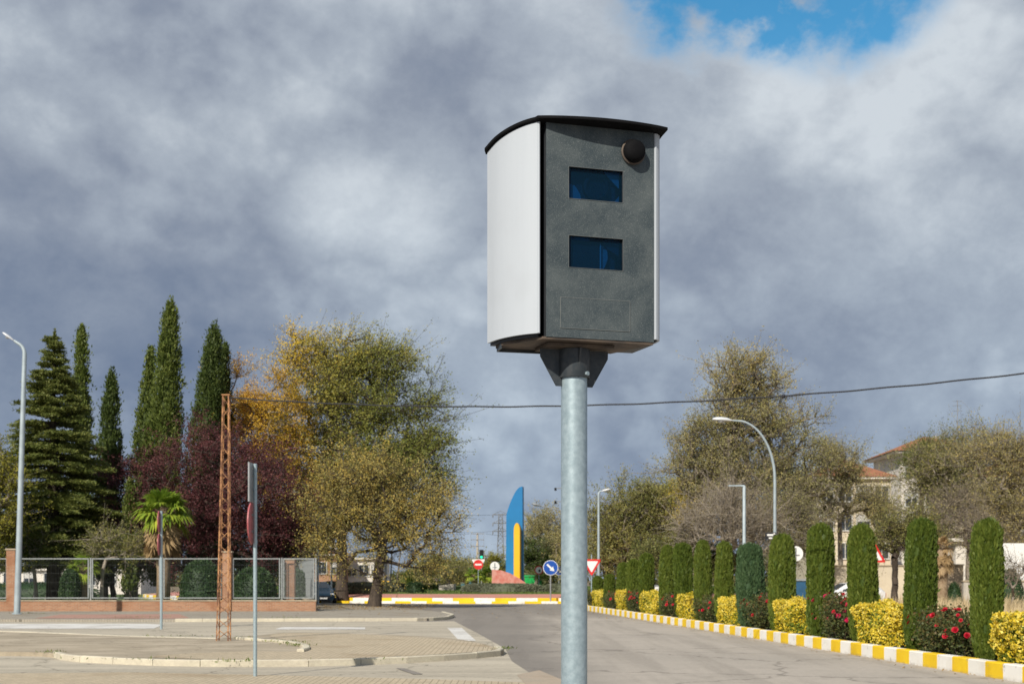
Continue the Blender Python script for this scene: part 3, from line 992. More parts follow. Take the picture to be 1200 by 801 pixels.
# ================================================================== SPEED CAMERA
TH = R(17)
OX, OY = gx(636, 6.1), 6.1                              # front-left corner of the housing
def BX(lx, ly):
    return (OX + lx * math.cos(TH) - ly * math.sin(TH), OY + lx * math.sin(TH) + ly * math.cos(TH))
def face_xz(px, py, ly=0.0):
    """pixel -> (local x, world z) on the housing's front face"""
    # X = px' * Y ; solve for lx
    k = (px - CX) / FPX
    lx = (k * (OY + ly * math.cos(TH)) - OX + ly * math.sin(TH)) / (math.cos(TH) - k * math.sin(TH))
    Y = OY + lx * math.sin(TH) + ly * math.cos(TH)
    return lx, gz(py, Y)

M['cam_body'] = pm('dark grey body paint', (.045, .05, .058), .5, 0, c2=(.035, .04, .047), scale=8)
def mat_cam_face():
    m, N, p, out = newmat('dusty dark grey face')
    tc = N.n('ShaderNodeTexCoord')
    v = tc.outputs['Object']
    a = N.noise(v, 5.5, 5, .6, .6)
    b = N.noise(v, 90, 6, .8)
    cth = N.noise(v, 22, 6, .7)
    f = N.math('ADD', N.math('MULTIPLY', a, 1.1), N.math('MULTIPLY', b, .35))
    f = N.math('ADD', f, N.math('MULTIPLY', cth, .35))
    c = N.mix(N.maprange(f, .70, 1.20), (.033, .049, .058), (.080, .098, .102))
    sc = N.maprange(N.noise(v, 230, 3, .9), .55, .68, 0, .55)
    c = N.mix(sc, c, (.30, .32, .31))
    N.l(c, p.inputs['Base Color'])
    p.inputs['Roughness'].default_value = .55
    bump(N, p, b, .15, .002)
    return m
M['cam_face'] = mat_cam_face()
def mat_white_panel():
    m, N, p, out = newmat('off white aluminium')
    tc = N.n('ShaderNodeTexCoord')
    mp = N.n('ShaderNodeMapping')
    N.l(tc.outputs['Object'], mp.inputs[0])
    mp.inputs['Scale'].default_value = (30, 30, 1.2)
    a = N.noise(mp.outputs[0], 1.0, 5, .6)
    b = N.noise(tc.outputs['Object'], 4, 4, .5)
    c = N.mix(N.maprange(a, .3, .7), (.475, .515, .56), (.462, .502, .547))
    c = N.mix(N.maprange(b, .5, .75, 0, .35), c, (.41, .44, .475))
    N.l(c, p.inputs['Base Color'])
    p.inputs['Roughness'].default_value = .62
    p.inputs['Specular IOR Level'].default_value = .25
    return m
M['cam_white'] = mat_white_panel()
M['cam_roof'] = pm('black roof paint', (.004, .0042, .005), .8, 0, c2=(.007, .007, .008), scale=10, spec=.12)
M['cam_under'] = pm('brown bounce tinted underside', (.14, .105, .078), .7, .2, c2=(.07, .055, .045), scale=9)  # brown of light bounced up from the ground is put into the colour
M['cam_bracket'] = pm('dark zinc bracket', (.035, .046, .056), .5, .2, c2=(.06, .068, .075), scale=30)
M['seam'] = pm('pale seam', (.13, .145, .148), .6)
def mat_glass_blue():
    m, N, p, out = newmat('blue coated glass')
    p.inputs['Base Color'].default_value = (.004, .030, .055, 1)
    p.inputs['Roughness'].default_value = .04
    p.inputs['IOR'].default_value = 1.5
    tr = N.n('ShaderNodeBsdfTransparent')
    tr.inputs[0].default_value = (.32, .66, .88, 1)
    mx = N.n('ShaderNodeMixShader')
    mx.inputs[0].default_value = .72
    N.l(p.outputs[0], mx.inputs[1])
    N.l(tr.outputs[0], mx.inputs[2])
    N.l(mx.outputs[0], out.inputs[0])
    return m
M['cam_glass'] = mat_glass_blue()
M['inside'] = pm('dark interior', (.03, .018, .03), .7)
M['hood_reflect'] = pm('blue grey hoods and reflections', (.22, .36, .44), .5)  # for plates that draw lens hoods and reflections in the glass
M['inside_pale'] = pm('pale instrument edge', (.5, .6, .68), .5)

POLE_L = (.206, .16)
px_, py_ = BX(*POLE_L)
sc_root = empty('speed_camera', (px_, py_, 0), TH)
tag(sc_root, 'large boxy grey and white speed camera on a galvanised pole in the foreground', 'speed camera')
def L2(lx, ly):                                         # box local -> root local
    return (lx - POLE_L[0], ly - POLE_L[1])
# heights
ZB, ZT = gz(394.3, 6.11), gz(146.0, 6.11)
def roof_z(lx, ly):                                     # underside of the roof, sloping down to the back
    return gz(142.5, 6.1) - .155 * max(ly, 0) - .05 * max(ly, 0) ** 2
def left_arc(off=0.0, n=12, f0=0.0, f1=1.0):
    """plan curve of the bulging left panel, front to back (box local)"""
    ctrl = [(-.018, -.004), (-.072, .050), (-.118, .125), (-.150, .215), (-.166, .320)]
    # world points measured: turn gradually backwards
    out_ = []
    for i in range(n + 1):
        t = f0 + (f1 - f0) * i / n
        k = t * (len(ctrl) - 1)
        a = int(min(k, len(ctrl) - 2))
        u = k - a
        p0, p1, p2, p3 = ctrl[max(a - 1, 0)], ctrl[a], ctrl[a + 1], ctrl[min(a + 2, len(ctrl) - 1)]
        q = []
        for c in (0, 1):
            q.append(.5 * ((2 * p1[c]) + (-p0[c] + p2[c]) * u + (2 * p0[c] - 5 * p1[c] + 4 * p2[c] - p3[c]) * u * u + (-p0[c] + 3 * p1[c] - 3 * p2[c] + p3[c]) * u ** 3))
        out_.append(q)
    res = []
    for i, q in enumerate(out_):
        a, b = out_[max(i - 1, 0)], out_[min(i + 1, len(out_) - 1)]
        dx, dy = b[0] - a[0], b[1] - a[1]
        l = math.hypot(dx, dy)
        res.append((q[0] - dy / l * off, q[1] + dx / l * off))
    return res
W_ = face_xz(767, 300)[0]
def right_arc(off=0.0):
    c = [(W_ + .000, -.004), (W_ + .014, .0), (W_ + .030, .012), (W_ + .040, .035), (W_ + .046, .09), (W_ + .044, .2), (W_ + .035, .335)]
    res = []
    for i, q in enumerate(c):
        a, b = c[max(i - 1, 0)], c[min(i + 1, len(c) - 1)]
        dx, dy = b[0] - a[0], b[1] - a[1]
        l = math.hypot(dx, dy)
        res.append((q[0] - dy / l * off, q[1] + dx / l * off))
    return res

def cam_housing():
    # inner body: dark hexagonal box with window openings in a separate face plate
    body = MB()
    poly = [(-.004, .052), (W_ - .004, .014), (W_ + .026, .08), (W_ + .02, .32), (-.150, .325), (-.128, .215), (-.098, .135), (-.052, .065)]
    pl = [L2(*p) for p in poly]
    n = len(pl)
    # body walls, open at the front so the windows look into it
    z0 = ZB + .002
    vs = [(x, y, z0) for x, y in pl] + [(x, y, roof_z(0, py_q[1]) - .002) for (x, y), py_q in zip(pl, poly)]
    fs = [(i, (i + 1) % n, n + (i + 1) % n, n + i) for i in range(1, n)] + [tuple(range(n - 1, -1, -1)), tuple(range(n, 2 * n))]
    body.add(vs, fs)
    # dark gap strip between side panel and face plate
    b = body.build('body', M['cam_body'], sc_root, fix=True)
    # front plate with chamfer and two openings, built as a frame of quads
    x0, x1 = face_xz(640.0, 300)[0], W_ - .003
    wins = []
    for (la, lb, ya, yb, yc, yd) in ((666.6, 730.0, 195.8, 200.2, 232.2, 236.0), (666.4, 729.6, 276.2, 279.8, 312.8, 315.9)):
        xa, za = face_xz(la, (ya)); xb, zb = face_xz(lb, yb)
        _, zc = face_xz(la, yc)
        wins.append((xa, xb, zc, (za + zb) / 2))
    zf0, zf1 = ZB, gz(141.6, 6.1) - .004
    X = sorted({x0, x1, wins[0][0], wins[0][1]})
    w1, w2 = wins
    w2 = (w1[0], w1[1], w2[2], w2[3])
    Zs = [zf0, w2[2], w2[3], w1[2], w1[3], zf1]
    f = MB()
    D_ = .012
    for i in range(3):
        for j in range(5):
            if i == 1 and j in (1, 3): continue
            a, b_ = X[i], X[i + 1]
            c, d = Zs[j], Zs[j + 1]
            q = [L2(a, 0), L2(b_, 0)]
            f.add([(q[0][0], q[0][1], c), (q[1][0], q[1][1], c), (q[1][0], q[1][1], d), (q[0][0], q[0][1], d)], [(0, 1, 2, 3)])
    # chamfers left/right, bottom return, window reveals
    for xa, s_ in ((x0, -1), (x1, 1)):
        a, b_ = L2(xa, 0), L2(xa, .045 if s_ < 0 else .016)
        f.add([(a[0], a[1], zf0), (b_[0], b_[1], zf0), (b_[0], b_[1], zf1), (a[0], a[1], zf1)], [(0, 1, 2, 3)], 1)
    a, b_, c_, d_ = L2(x0, 0), L2(x1, 0), L2(x1, .016), L2(x0, .016)
    f.add([(a[0], a[1], zf0), (b_[0], b_[1], zf0), (c_[0], c_[1], zf0), (d_[0], d_[1], zf0)], [(0, 1, 2, 3)])
    for w in (w1, w2):
        a, b_ = L2(w[0], 0), L2(w[1], 0)
        a2, b2 = (a[0], a[1] + D_), (b_[0], b_[1] + D_)
        z_0, z_1 = w[2], w[3]
        f.add([(a[0], a[1], z_0), (b_[0], b_[1], z_0), (b_[0], b_[1], z_1), (a[0], a[1], z_1), (a2[0], a2[1], z_0), (b2[0], b2[1], z_0), (b2[0], b2[1], z_1), (a2[0], a2[1], z_1)],
              [(0, 1, 5, 4), (1, 2, 6, 5), (2, 3, 7, 6), (3, 0, 4, 7)], 1)
    f.build('front_panel', [M['cam_face'], M['cam_body'], M['seam']], sc_root)
    # instrument windows; lens parts and painted reflections stand behind them
    for k, w in enumerate((w1, w2)):
        a, b_ = L2(w[0], 0), L2(w[1], 0)
        e = .0018
        g = MB().box(((a[0] + b_[0]) / 2, a[1] + D_ + .003, (w[2] + w[3]) / 2), (b_[0] - a[0] + .01, .003, w[3] - w[2] + .01))
        go = g.build('window', M['cam_glass'], sc_root)
        go['label'] = ('upper' if k == 0 else 'lower') + ' dark blue camera window'
        rim = MB()
        for (cx_, cz_, sx_, sz_) in (((a[0] + b_[0]) / 2, w[2] - e / 2, b_[0] - a[0] + 2 * e, e), ((a[0] + b_[0]) / 2, w[3] + e / 2, b_[0] - a[0] + 2 * e, e),
                                     (a[0] - e / 2, (w[2] + w[3]) / 2, e, w[3] - w[2]), (b_[0] + e / 2, (w[2] + w[3]) / 2, e, w[3] - w[2])):
            rim.box((cx_, a[1] - .0008, cz_), (sx_, .0022, sz_))
        rim.build('window_rim', M['seam'], go)
        ins = MB()
        xc, zc = (a[0] + b_[0]) / 2, (w[2] + w[3]) / 2
        if k == 0:
            ins.lathe([(.062, 0), (.062, .020), (.05, .024), (.045, .012)], (xc + .015, a[1] + .055, zc), 28, 0, 'y')
            ins.box((xc - .01, a[1] + .060, zc), (.25, .006, .155), 0, 3)
            ins.plate([(xc - .118, zc - .066), (xc - .060, zc - .066), (xc - .066, zc - .04), (xc - .09, zc - .004), (xc - .118, zc + .004)], a[1] + .030, a[1] + .036, 1)
            ins.plate([(xc + .05, zc + .07), (xc + .122, zc + .07), (xc + .122, zc + .0), (xc + .10, zc + .02), (xc + .085, zc + .035)], a[1] + .030, a[1] + .036, 1)
            ins.plate([(xc + .095, zc - .070), (xc + .122, zc - .070), (xc + .122, zc - .035)], a[1] + .030, a[1] + .036, 1)
        else:
            ins.box((xc - .045, a[1] + .046, zc - .012), (.145, .030, .118), 0, 0)
            ins.box((xc - .01, a[1] + .068, zc), (.25, .006, .155), 0, 3)
            ins.box((xc + .032, a[1] + .030, zc - .010), (.004, .008, .120), 0, 2)
            ins.plate([(xc + .037, zc - .07), (xc + .037, zc + .045), (xc + .055, zc + .045), (xc + .07, zc + .02), (xc + .072, zc - .01), (xc + .060, zc - .045), (xc + .045, zc - .07)], a[1] + .040, a[1] + .046, 1)
            ins.plate([(xc - .11, zc + .060), (xc - .02, zc + .060), (xc - .02, zc + .075), (xc - .11, zc + .075)], a[1] + .030, a[1] + .034, 1)
            ins.plate([(xc + .06, zc + .035), (xc + .122, zc + .0), (xc + .122, zc + .075), (xc + .04, zc + .075)], a[1] + .030, a[1] + .036, 3)
        ins.build('instrument', [M['inside'], M['hood_reflect'], M['inside_pale'], pm('deep blue interior', (.018, .05, .075), .6) if k == 0 else bpy.data.materials['deep blue interior']], sc_root, auto=30)
    # thin outline of the removable nameplate area
    nx0, nz0 = face_xz(656.8, 384.2); nx1, nz1 = face_xz(738.0, 352.3)
    nz0 = (face_xz(656.8, 384.4)[1] + face_xz(738, 388)[1]) / 2
    nz1 = (face_xz(656.8, 348.3)[1] + face_xz(738, 352.5)[1]) / 2
    pn = MB()
    q0, q1 = L2(nx0, 0), L2(nx1, 0)
    pn.box(((q0[0] + q1[0]) / 2, q0[1] - .0008, (nz0 + nz1) / 2), (q1[0] - q0[0], .0022, nz1 - nz0))
    pn.build('cover_plate', M['cam_face'], sc_root)
    ln = MB()
    for (cx_, cz_, sx_, sz_) in (((q0[0] + q1[0]) / 2, nz0, q1[0] - q0[0], .0016), ((q0[0] + q1[0]) / 2, nz1, q1[0] - q0[0], .0016), (q0[0], (nz0 + nz1) / 2, .0016, nz1 - nz0), (q1[0], (nz0 + nz1) / 2, .0016, nz1 - nz0)):
        ln.box((cx_, q0[1] - .0016, cz_), (sx_, .0028, sz_))
    ln.build('plate_edge', pm('worn plate edge', (.19, .205, .20), .6), sc_root)
    # side panels: curved sheet with rounded front edge
    zp0 = gz(390.3, 6.1)
    for nm, arc, th in (('left', left_arc, .010), ('right', None, .010)):
        outer = left_arc(0.0, 22) if nm == 'left' else right_arc(0.0)
        inner = left_arc(-.010, 22) if nm == 'left' else right_arc(.010)
        s_ = MB()
        n_ = len(outer)
        vs = []
        for (ax, ay), (bx, by) in zip(outer, inner):
            zt = roof_z(ax, ay) - .003
            oa, ob = L2(ax, ay), L2(bx, by)
            vs += [(oa[0], oa[1], zp0), (oa[0], oa[1], zt), (ob[0], ob[1], zt), (ob[0], ob[1], zp0)]
        fs = []
        for i in range(n_ - 1):
            for c in range(4):
                fs.append((i * 4 + c, i * 4 + (c + 1) % 4, i * 4 + 4 + (c + 1) % 4, i * 4 + 4 + c))
        fs += [(0, 1, 2, 3), tuple((n_ - 1) * 4 + c for c in (3, 2, 1, 0))]
        s_.add(vs, fs)
        # rounded lip on the front edge
        e0 = L2(*outer[0])
        sx_ = -.000 if nm == 'left' else .006
        s_.tube([(e0[0] + sx_, e0[1] + .006, zp0 + .001), (e0[0] + sx_, e0[1] + .006, roof_z(0, 0) - .004)], .0065, 10)
        o = s_.build('side_panel', M['cam_white'], sc_root, auto=45)
        o['label'] = ('curved off white panel on the left side' if nm == 'left' else 'narrow off white panel on the right side')
    # roof: arched plate, overhanging the front in a bow
    la = left_arc(.014, 16)
    front = []
    for i in range(13):
        t = i / 12
        lx = -.032 + (W_ + .045 + .032) * t
        front.append((lx, -.028 -   .046 * math.sin(PI * t) ** .8 - .020 * t))
    ra = [(W_ + .050, .03), (W_ + .054, .12), (W_ + .052, .24), (W_ + .044, .35)]
    outline = front + ra + [(-.165, .35)] + list(reversed(la))[:-1]
    rm = MB()
    n_ = len(outline)
    def rz(lx, ly): return gz(141.6, 6.1) - .155 * max(ly, 0) - .05 * max(ly, 0) ** 2
    vs = [(*L2(x, y), rz(x, y)) for x, y in outline] + [(*L2(x, y), rz(x, y) + .012) for x, y in outline]
    cxr, cyr = .2, .16
    vs += [(*L2(cxr + (x - cxr) * .97, cyr + (y - cyr) * .97), rz(cxr + (x - cxr) * .97, cyr + (y - cyr) * .97) + .0145) for x, y in outline]
    fs = [tuple(range(n_ - 1, -1, -1)), tuple(range(2 * n_, 3 * n_))]
    for k in (0, n_):
        fs += [(k + i, k + (i + 1) % n_, k + n_ + (i + 1) % n_, k + n_ + i) for i in range(n_)]
    rm.add(vs, fs)
    ro = rm.build('roof', M['cam_roof'], sc_root, auto=40)
    # bottom plate, bounce light painted in as brown, with folded rim
    bp = [(.004, .004), (W_ - .004, .004), (.440, .30), (-.125, .32), (-.128, .22)]
    um = MB().prism([L2(*p) for p in bp], ZB - .010, ZB + .001)
    um.build('bottom_plate', M['cam_under'], sc_root)
    rim = MB()
    for a, b_ in (((-.118, .318), (.425, .298)), ((-.128, .22), (-.118, .318))):
        qa, qb = L2(*a), L2(*b_)
        dx, dy = qb[0] - qa[0], qb[1] - qa[1]
        rim.box(((qa[0] + qb[0]) / 2, (qa[1] + qb[1]) / 2, ZB - .014), (math.hypot(dx, dy), .006, .022), math.atan2(dy, dx))
    rim.build('bottom_rim', M['cam_bracket'], sc_root)
    # round warning lamp / sensor knob
    kx, kz = face_xz(741.0, 179.0)
    q = L2(kx, 0)
    kb = MB()
    kb.lathe([(.050, 0), (.056, .004), (.058, .012), (.052, .016)], (q[0], q[1], kz), 36, 0, 'y')
    kb.lathe([(.0515, .013), (.051, .030), (.047, .043), (.036, .052), (.018, .057), (.003, .058)], (q[0], q[1], kz), 36, 1, 'y')
    kb.build('flash_knob', [M['cam_under'], M['cam_roof']], sc_root, auto=50)
    # bracket: plate, sleeve, gussets, bolts
    pr = 15.4 / 1600 * 6.31
    br = MB()
    br.box((0, 0, ZB - .019), (.32, .20, .012))
    br.build('mounting_plate', M['cam_under'], sc_root)
    zs1 = gz(442.0, 6.28)
    sl2 = MB().lathe([(pr + .011, zs1), (pr + .013, zs1 + .004), (pr + .013, ZB - .026)], (0, 0, 0), 32)
    sl2.build('sleeve', M['cam_bracket'], sc_root, auto=40)
    for s_ in (-1, 1):
        gm = MB().plate([(s_ * pr, ZB - .027), (s_ * .165, ZB - .027), (s_ * .165, ZB - .062), (s_ * (pr + .028), ZB - .195), (s_ * pr, ZB - .195)], -.004, .004)
        gm.build('gusset', M['cam_bracket'], sc_root)
    gm = MB()
    gm.add([(-.004, -pr, ZB - .027), (.004, -pr, ZB - .027), (.004, -.09, ZB - .027), (-.004, -.09, ZB - .027), (-.004, -pr, ZB - .16), (.004, -pr, ZB - .16), (.004, -.085, ZB - .05), (-.004, -.085, ZB - .05)],
           [(0, 1, 2, 3), (4, 5, 6, 7), (0, 4, 7, 3), (1, 5, 6, 2), (3, 2, 6, 7), (0, 1, 5, 4)])
    gm.build('gusset', M['cam_bracket'], sc_root)
    bz = gz(437, 6.25)
    a = R(-60)
    bo = MB()
    bo.tube([(math.cos(a) * (pr + .008), math.sin(a) * (pr + .008), bz), (math.cos(a) * (pr + .024), math.sin(a) * (pr + .024), bz)], .010, 6)
    bo.build('bolt', M['galv'], sc_root)
    # pole with weld seam and foot plate
    po = MB().lathe([(pr, .012), (pr, 1.2), (pr, 2.0), (pr, ZB - .03)], (0, 0, 0), 40)
    po.build('pole', M['galv'], sc_root, auto=40)
    fp = MB().box((0, 0, .006), (.28, .28, .012))
    for i in (-1, 1):
        for j in (-1, 1):
            fp.lathe([(.012, .012), (.012, .03), (.004, .034)], (i * .11, j * .11, 0), 8)
    fp.build('foot_plate', M['galv'], sc_root)
cam_housing()


# ================================================================== LEFT SIDE: lattice pole, signs, lamp, cable
def lattice_pole():
    Z = 33.7
    s = Z / FPX
    root = empty('lattice_pole', (gx(262, Z), Z, .09))
    tag(root, 'slim rusty lattice steel pole standing on the corner pavement', 'lattice pole')
    H = gz(463, Z) - .09
    w0, w1 = 14.2 * s / 2, 7.4 * s / 2
    lean = 1.6 * s
    def c(i, j, t):
        w = w0 + (w1 - w0) * t
        return Vector((i * w + lean * t * 2, j * w, H * t))
    for i, j in ((-1, -1), (1, -1), (1, 1), (-1, 1)):
        m = MB()
        a, b = c(i, j, 0), c(i, j, 1)
        t_ = .017
        for (dx, dy, sx, sy) in ((0, -j * t_ / 2, .006, t_ * 1.8), (-i * t_ / 2, 0, t_ * 1.8, .006)):
            vs = []
            for p in (a, b):
                for u, v in ((-1, -1), (1, -1), (1, 1), (-1, 1)):
                    vs.append((p.x + dx + u * sx / 2, p.y + dy + v * sy / 2, p.z))
            m.add(vs, [(3, 2, 1, 0), (4, 5, 6, 7), (0, 1, 5, 4), (1, 2, 6, 5), (2, 3, 7, 6), (3, 0, 4, 7)])
        m.build('corner_angle', M['rust'], root, fix=False)
    n = 20
    for k, (p, q) in enumerate((((-1, -1), (1, -1)), ((1, -1), (1, 1)), ((1, 1), (-1, 1)), ((-1, 1), (-1, -1)))):
        m = MB()
        for i in range(n):
            t0, t1 = i / n, (i + 1) / n
            a, b = (p, q) if (i + k) % 2 == 0 else (q, p)
            m.tube([c(*a, t0 + .006), c(*b, t1 - .006)], .009, 4)
        m.build('zigzag_bracing', M['rust'], root, fix=False)
    cp = MB().box((lean * 2, 0, H + .006), (2 * w1 + .05, 2 * w1 + .05, .02))
    cp.build('cap_plate', M['rust'], root)
    ct = MB()
    rnd = random.Random(3)
    bx = empty('dark_bag', (gx(271.5, Z) - .0, Z - .12, .10))
    bpy.data.objects.remove(bx)
    return root, c(0, 0, 1) + Vector(root.location)
lp_root, lp_top = lattice_pole()

# overhead cable: sagging across the view to a pole outside the frame
def cable(name, A, B, sag, r, label, n=80, knots=()):
    pts = []
    for i in range(n + 1):
        t = i / n
        p = A.lerp(B, t)
        p.z -= sag * 4 * t * (1 - t)
        p.z += .006 * math.sin(t * 90) if r > .008 else 0
        pts.append(p)
    m = MB().tube(pts, r, 6)
    for t in knots:
        i = int(t * n)
        m.tube([pts[i], pts[i + 1].lerp(pts[i], .6)], r * 2.1, 8)
    o = m.build(name, M['cable'], smooth=True)
    tag(o, label, 'cable')
    return o
A_ = lp_top + Vector((.02, -.05, -.06))
B_ = P(1420, 408, 27.0)
cable('overhead_cable', A_, B_, .60, .017, 'black overhead cable sagging from the rusty lattice pole across the sky', 120, (.62,))


def sign_post(root, H, r=.03, mat='galv'):
    m = MB().lathe([(r, 0), (r, H - .01), (r * .6, H)], (0, 0, 0), 14)
    return m.build('post', M[mat], root, auto=40)
def circle(r, cx=0, cz=0, n=36):
    return [(cx + r * math.cos(2 * PI * i / n), cz + r * math.sin(2 * PI * i / n)) for i in range(n)]
def round_tri(r, cz, down=True, n=4, cr=.12):
    """rounded equilateral triangle, xz"""
    pts = []
    for k in range(3):
        a = R(90 + 120 * k) + (PI if down else 0)
        c = ((r - cr * 2) * math.cos(a), (r - cr * 2) * math.sin(a) + cz)
        for i in range(-n, n + 1):
            b = a + R(60) * i / n
            pts.append((c[0] + cr * math.cos(b), c[1] + cr * math.sin(b)))
    return pts
def edge_sign(px, Z, base_py, top_py, plates, label, zb=0.0, ang=88, r=.03):
    """post with plates seen nearly from the edge; plates: (row top, row bottom, shape, edge material)"""
    root = empty('traffic_sign', (gx(px, Z), Z, zb))
    tag(root, label, 'traffic sign')
    H = gz(top_py, Z) - zb
    sign_post(root, H - .02, r)
    for (ya, yb, shape, col) in plates:
        z1, z0 = gz(ya, Z) - zb, gz(yb, Z) - zb
        rr = (z1 - z0) / 2
        m = MB()
        poly = circle(rr, 0, (z0 + z1) / 2) if shape == 'round' else [(-rr * .8, z0), (rr * .8, z0), (rr * .8, z1), (-rr * .8, z1)]
        m.plate(poly, -r - .035, -r - .012, 0)
        inner = circle(rr * .86, 0, (z0 + z1) / 2) if shape == 'round' else [(-rr * .74, z0 + .03), (rr * .74, z0 + .03), (rr * .74, z1 - .03), (-rr * .74, z1 - .03)]
        o = m.build('sign_plate', M[col], root)
        if shape == 'round':
            MB().plate(circle(rr * .78, 0, (z0 + z1) / 2), -r - .039, -r - .034, 0).build('sign_face', M['sign_white'], o)
        else:
            MB().plate(inner, -r - .039, -r - .034, 0).build('sign_face', M['sign_white'], o)
        # folded rim and back clamps
        for q in (-.4, .4):
            MB().box((0, -r - .006, (z0 + z1) / 2 + rr * q), (.14, .014, .035)).build('clamp', M['sign_grey'], o)
    root.rotation_euler = (0, 0, R(ang))
    return root
edge_sign(299, 22.5, 792.6, 541.5, [(542.5, 588, 'rect', 'sign_grey'), (588.5, 637, 'round', 'plate_pink')], 'tall grey post nearest the camera with a plate above a red round sign, edge-on', ang=-90.5, r=.032)
edge_sign(189, 44.0, 737, 597.5, [(598, 623.5, 'round', 'plate_pink'), (624.5, 650, 'round', 'plate_pink')], 'thinner grey post by the fence with two round signs stacked and seen edge-on', ang=-84, r=.042)


def street_lamp(px, Z, top_py, arm_px, arm_py, label, mat='lamp_grey', r0=.09, r1=.045, head='cobra', zb=0.0, curve=1.0, name='street_lamp', head_len=.62, ell=1.0, sweep=82, lean=0.0):
    s = Z / FPX
    root = empty(name, (gx(px, Z), Z, zb))
    tag(root, label, 'street lamp')
    H = gz(top_py, Z) - zb
    dx = (arm_px - px) * s
    hz = gz(arm_py, Z) - zb
    sg = 1 if dx > 0 else -1
    R_ = min(abs(dx) * .9, H * .22) * curve
    pts, rad = [(0, 0, 0), (0, 0, H - R_ * 1.05 * ell)], [r0, r1 * 1.12]
    for i in range(1, 13):
        a = (i / 12) * R(sweep)
        pts.append((sg * R_ * (1 - math.cos(a)) , 0, (H - R_ * 1.05 * ell) + R_ * ell * math.sin(a)))
        rad.append(r1 * (1.1 - .35 * i / 12))
    if abs(dx) - abs(pts[-1][0]) > .05:
        pts.append((dx, 0, hz))
        rad.append(r1 * .7)
    root.rotation_euler = (0, R(lean), 0)
    pole = MB().tube(pts, rad, 14)
    pole.lathe([(r0 * 1.55, 0), (r0 * 1.55, .03), (r0 * 1.1, .05)], (0, 0, 0), 16)
    pole.build('post', M[mat], root, auto=50)
    e = Vector(pts[-1])
    d = (Vector(pts[-1]) - Vector(pts[-2])).normalized()
    hd = MB()
    L = head_len
    if head == 'cobra':
        prof = [(-.05, .035), (.05, .055), (.25, .12), (.55, .15), (.8, .13), (.96, .07), (1.0, .02)]
        vs, fs = [], []
        for u, w in prof:
            c = e + d * (u * L)
            for k in range(14):
                a = 2 * PI * k / 14
                vs.append((c.x, c.y + math.cos(a) * w * L / .62, c.z + (math.sin(a) * (.62 if math.sin(a) > 0 else .35)) * w * L / .62))
        for i in range(len(prof) - 1):
            for k in range(14):
                fs.append((i * 14 + k, i * 14 + (k + 1) % 14, i * 14 + 14 + (k + 1) % 14, i * 14 + 14 + k))
        fs += [tuple(range(13, -1, -1)), tuple(range((len(prof) - 1) * 14, len(prof) * 14))]
        hd.add(vs, fs)
        ho = hd.build('lamp_head', M['sign_grey' if mat == 'sign_grey' else 'lamp_pale'], root, auto=60)
        c = e + d * (.55 * L)
        ln = MB()
        ln.lathe([(.11 * L / .62, -.045 * L / .62), (.085 * L / .62, -.085 * L / .62), (.03, -.10 * L / .62)], tuple(c), 16)
        ln.build('lens', M['lamp_glass'], ho, auto=60)
    else:
        c = e + Vector((sg * L * .4, 0, .01))
        hd.box(tuple(c), (L, .24, .07), bev=.02)
        ho = hd.build('lamp_head', M['lamp_grey'], root)
        MB().box((c.x, c.y, c.z - .04), (L * .7, .18, .012)).build('lens', M['lamp_glass'], ho)
    return root
street_lamp(20, 59.5, 400, 7.5, 399.3, 'tall grey street lamp with a short bent top at the far left', r0=.14, r1=.085, zb=.11, head_len=.62, curve=1.25, sweep=66, lean=1.65)
street_lamp(908, 58, 489, 858, 492.5, 'big curved white street lamp rising behind the cypress columns on the right', mat='lamp_grey', r0=.085, r1=.055, zb=0, head_len=.85, ell=1.55)
street_lamp(872, 72, 569, 866, 569, 'thin lamp post with a small flat head left of the big curved lamp', mat='lamp_grey', head='flat', r0=.10, r1=.08, zb=0, curve=.2, head_len=.62)
street_lamp(701.5, 88, 575, 705.5, 575.6, 'far grey street lamp with a rounded white head beside the give way sign', mat='lamp_grey', r0=.10, r1=.062, zb=0, head_len=.62)
street_lamp(663, 104, 596, 634, 592.5, 'dark street lamp arm reaching left from behind the speed camera pole', mat='sign_grey', r0=.10, r1=.05, zb=0, head_len=.75, curve=.5)
street_lamp(452, 100, 604, 446, 604, 'grey lamp post half hidden behind the nearest tree crown on the left', r0=.11, r1=.09, zb=.1, head='flat', curve=.3)
for px, Z, lab in ((372.5, 84, 'slim grey post rising at the corner of the park fence'), (388.5, 97, 'slim grey post standing between the parked car and the dark tree trunk')):
    m = MB().lathe([(.085, 0), (.085, .02), (.065, .04), (.06, 3.7), (.03, 3.75)], (0, 0, 0), 12)
    o = m.build('metal_post', M['galv'], loc=(gx(px, Z), Z, .11 if Z < 90 else .004), auto=40)
    tag(o, lab, 'post')


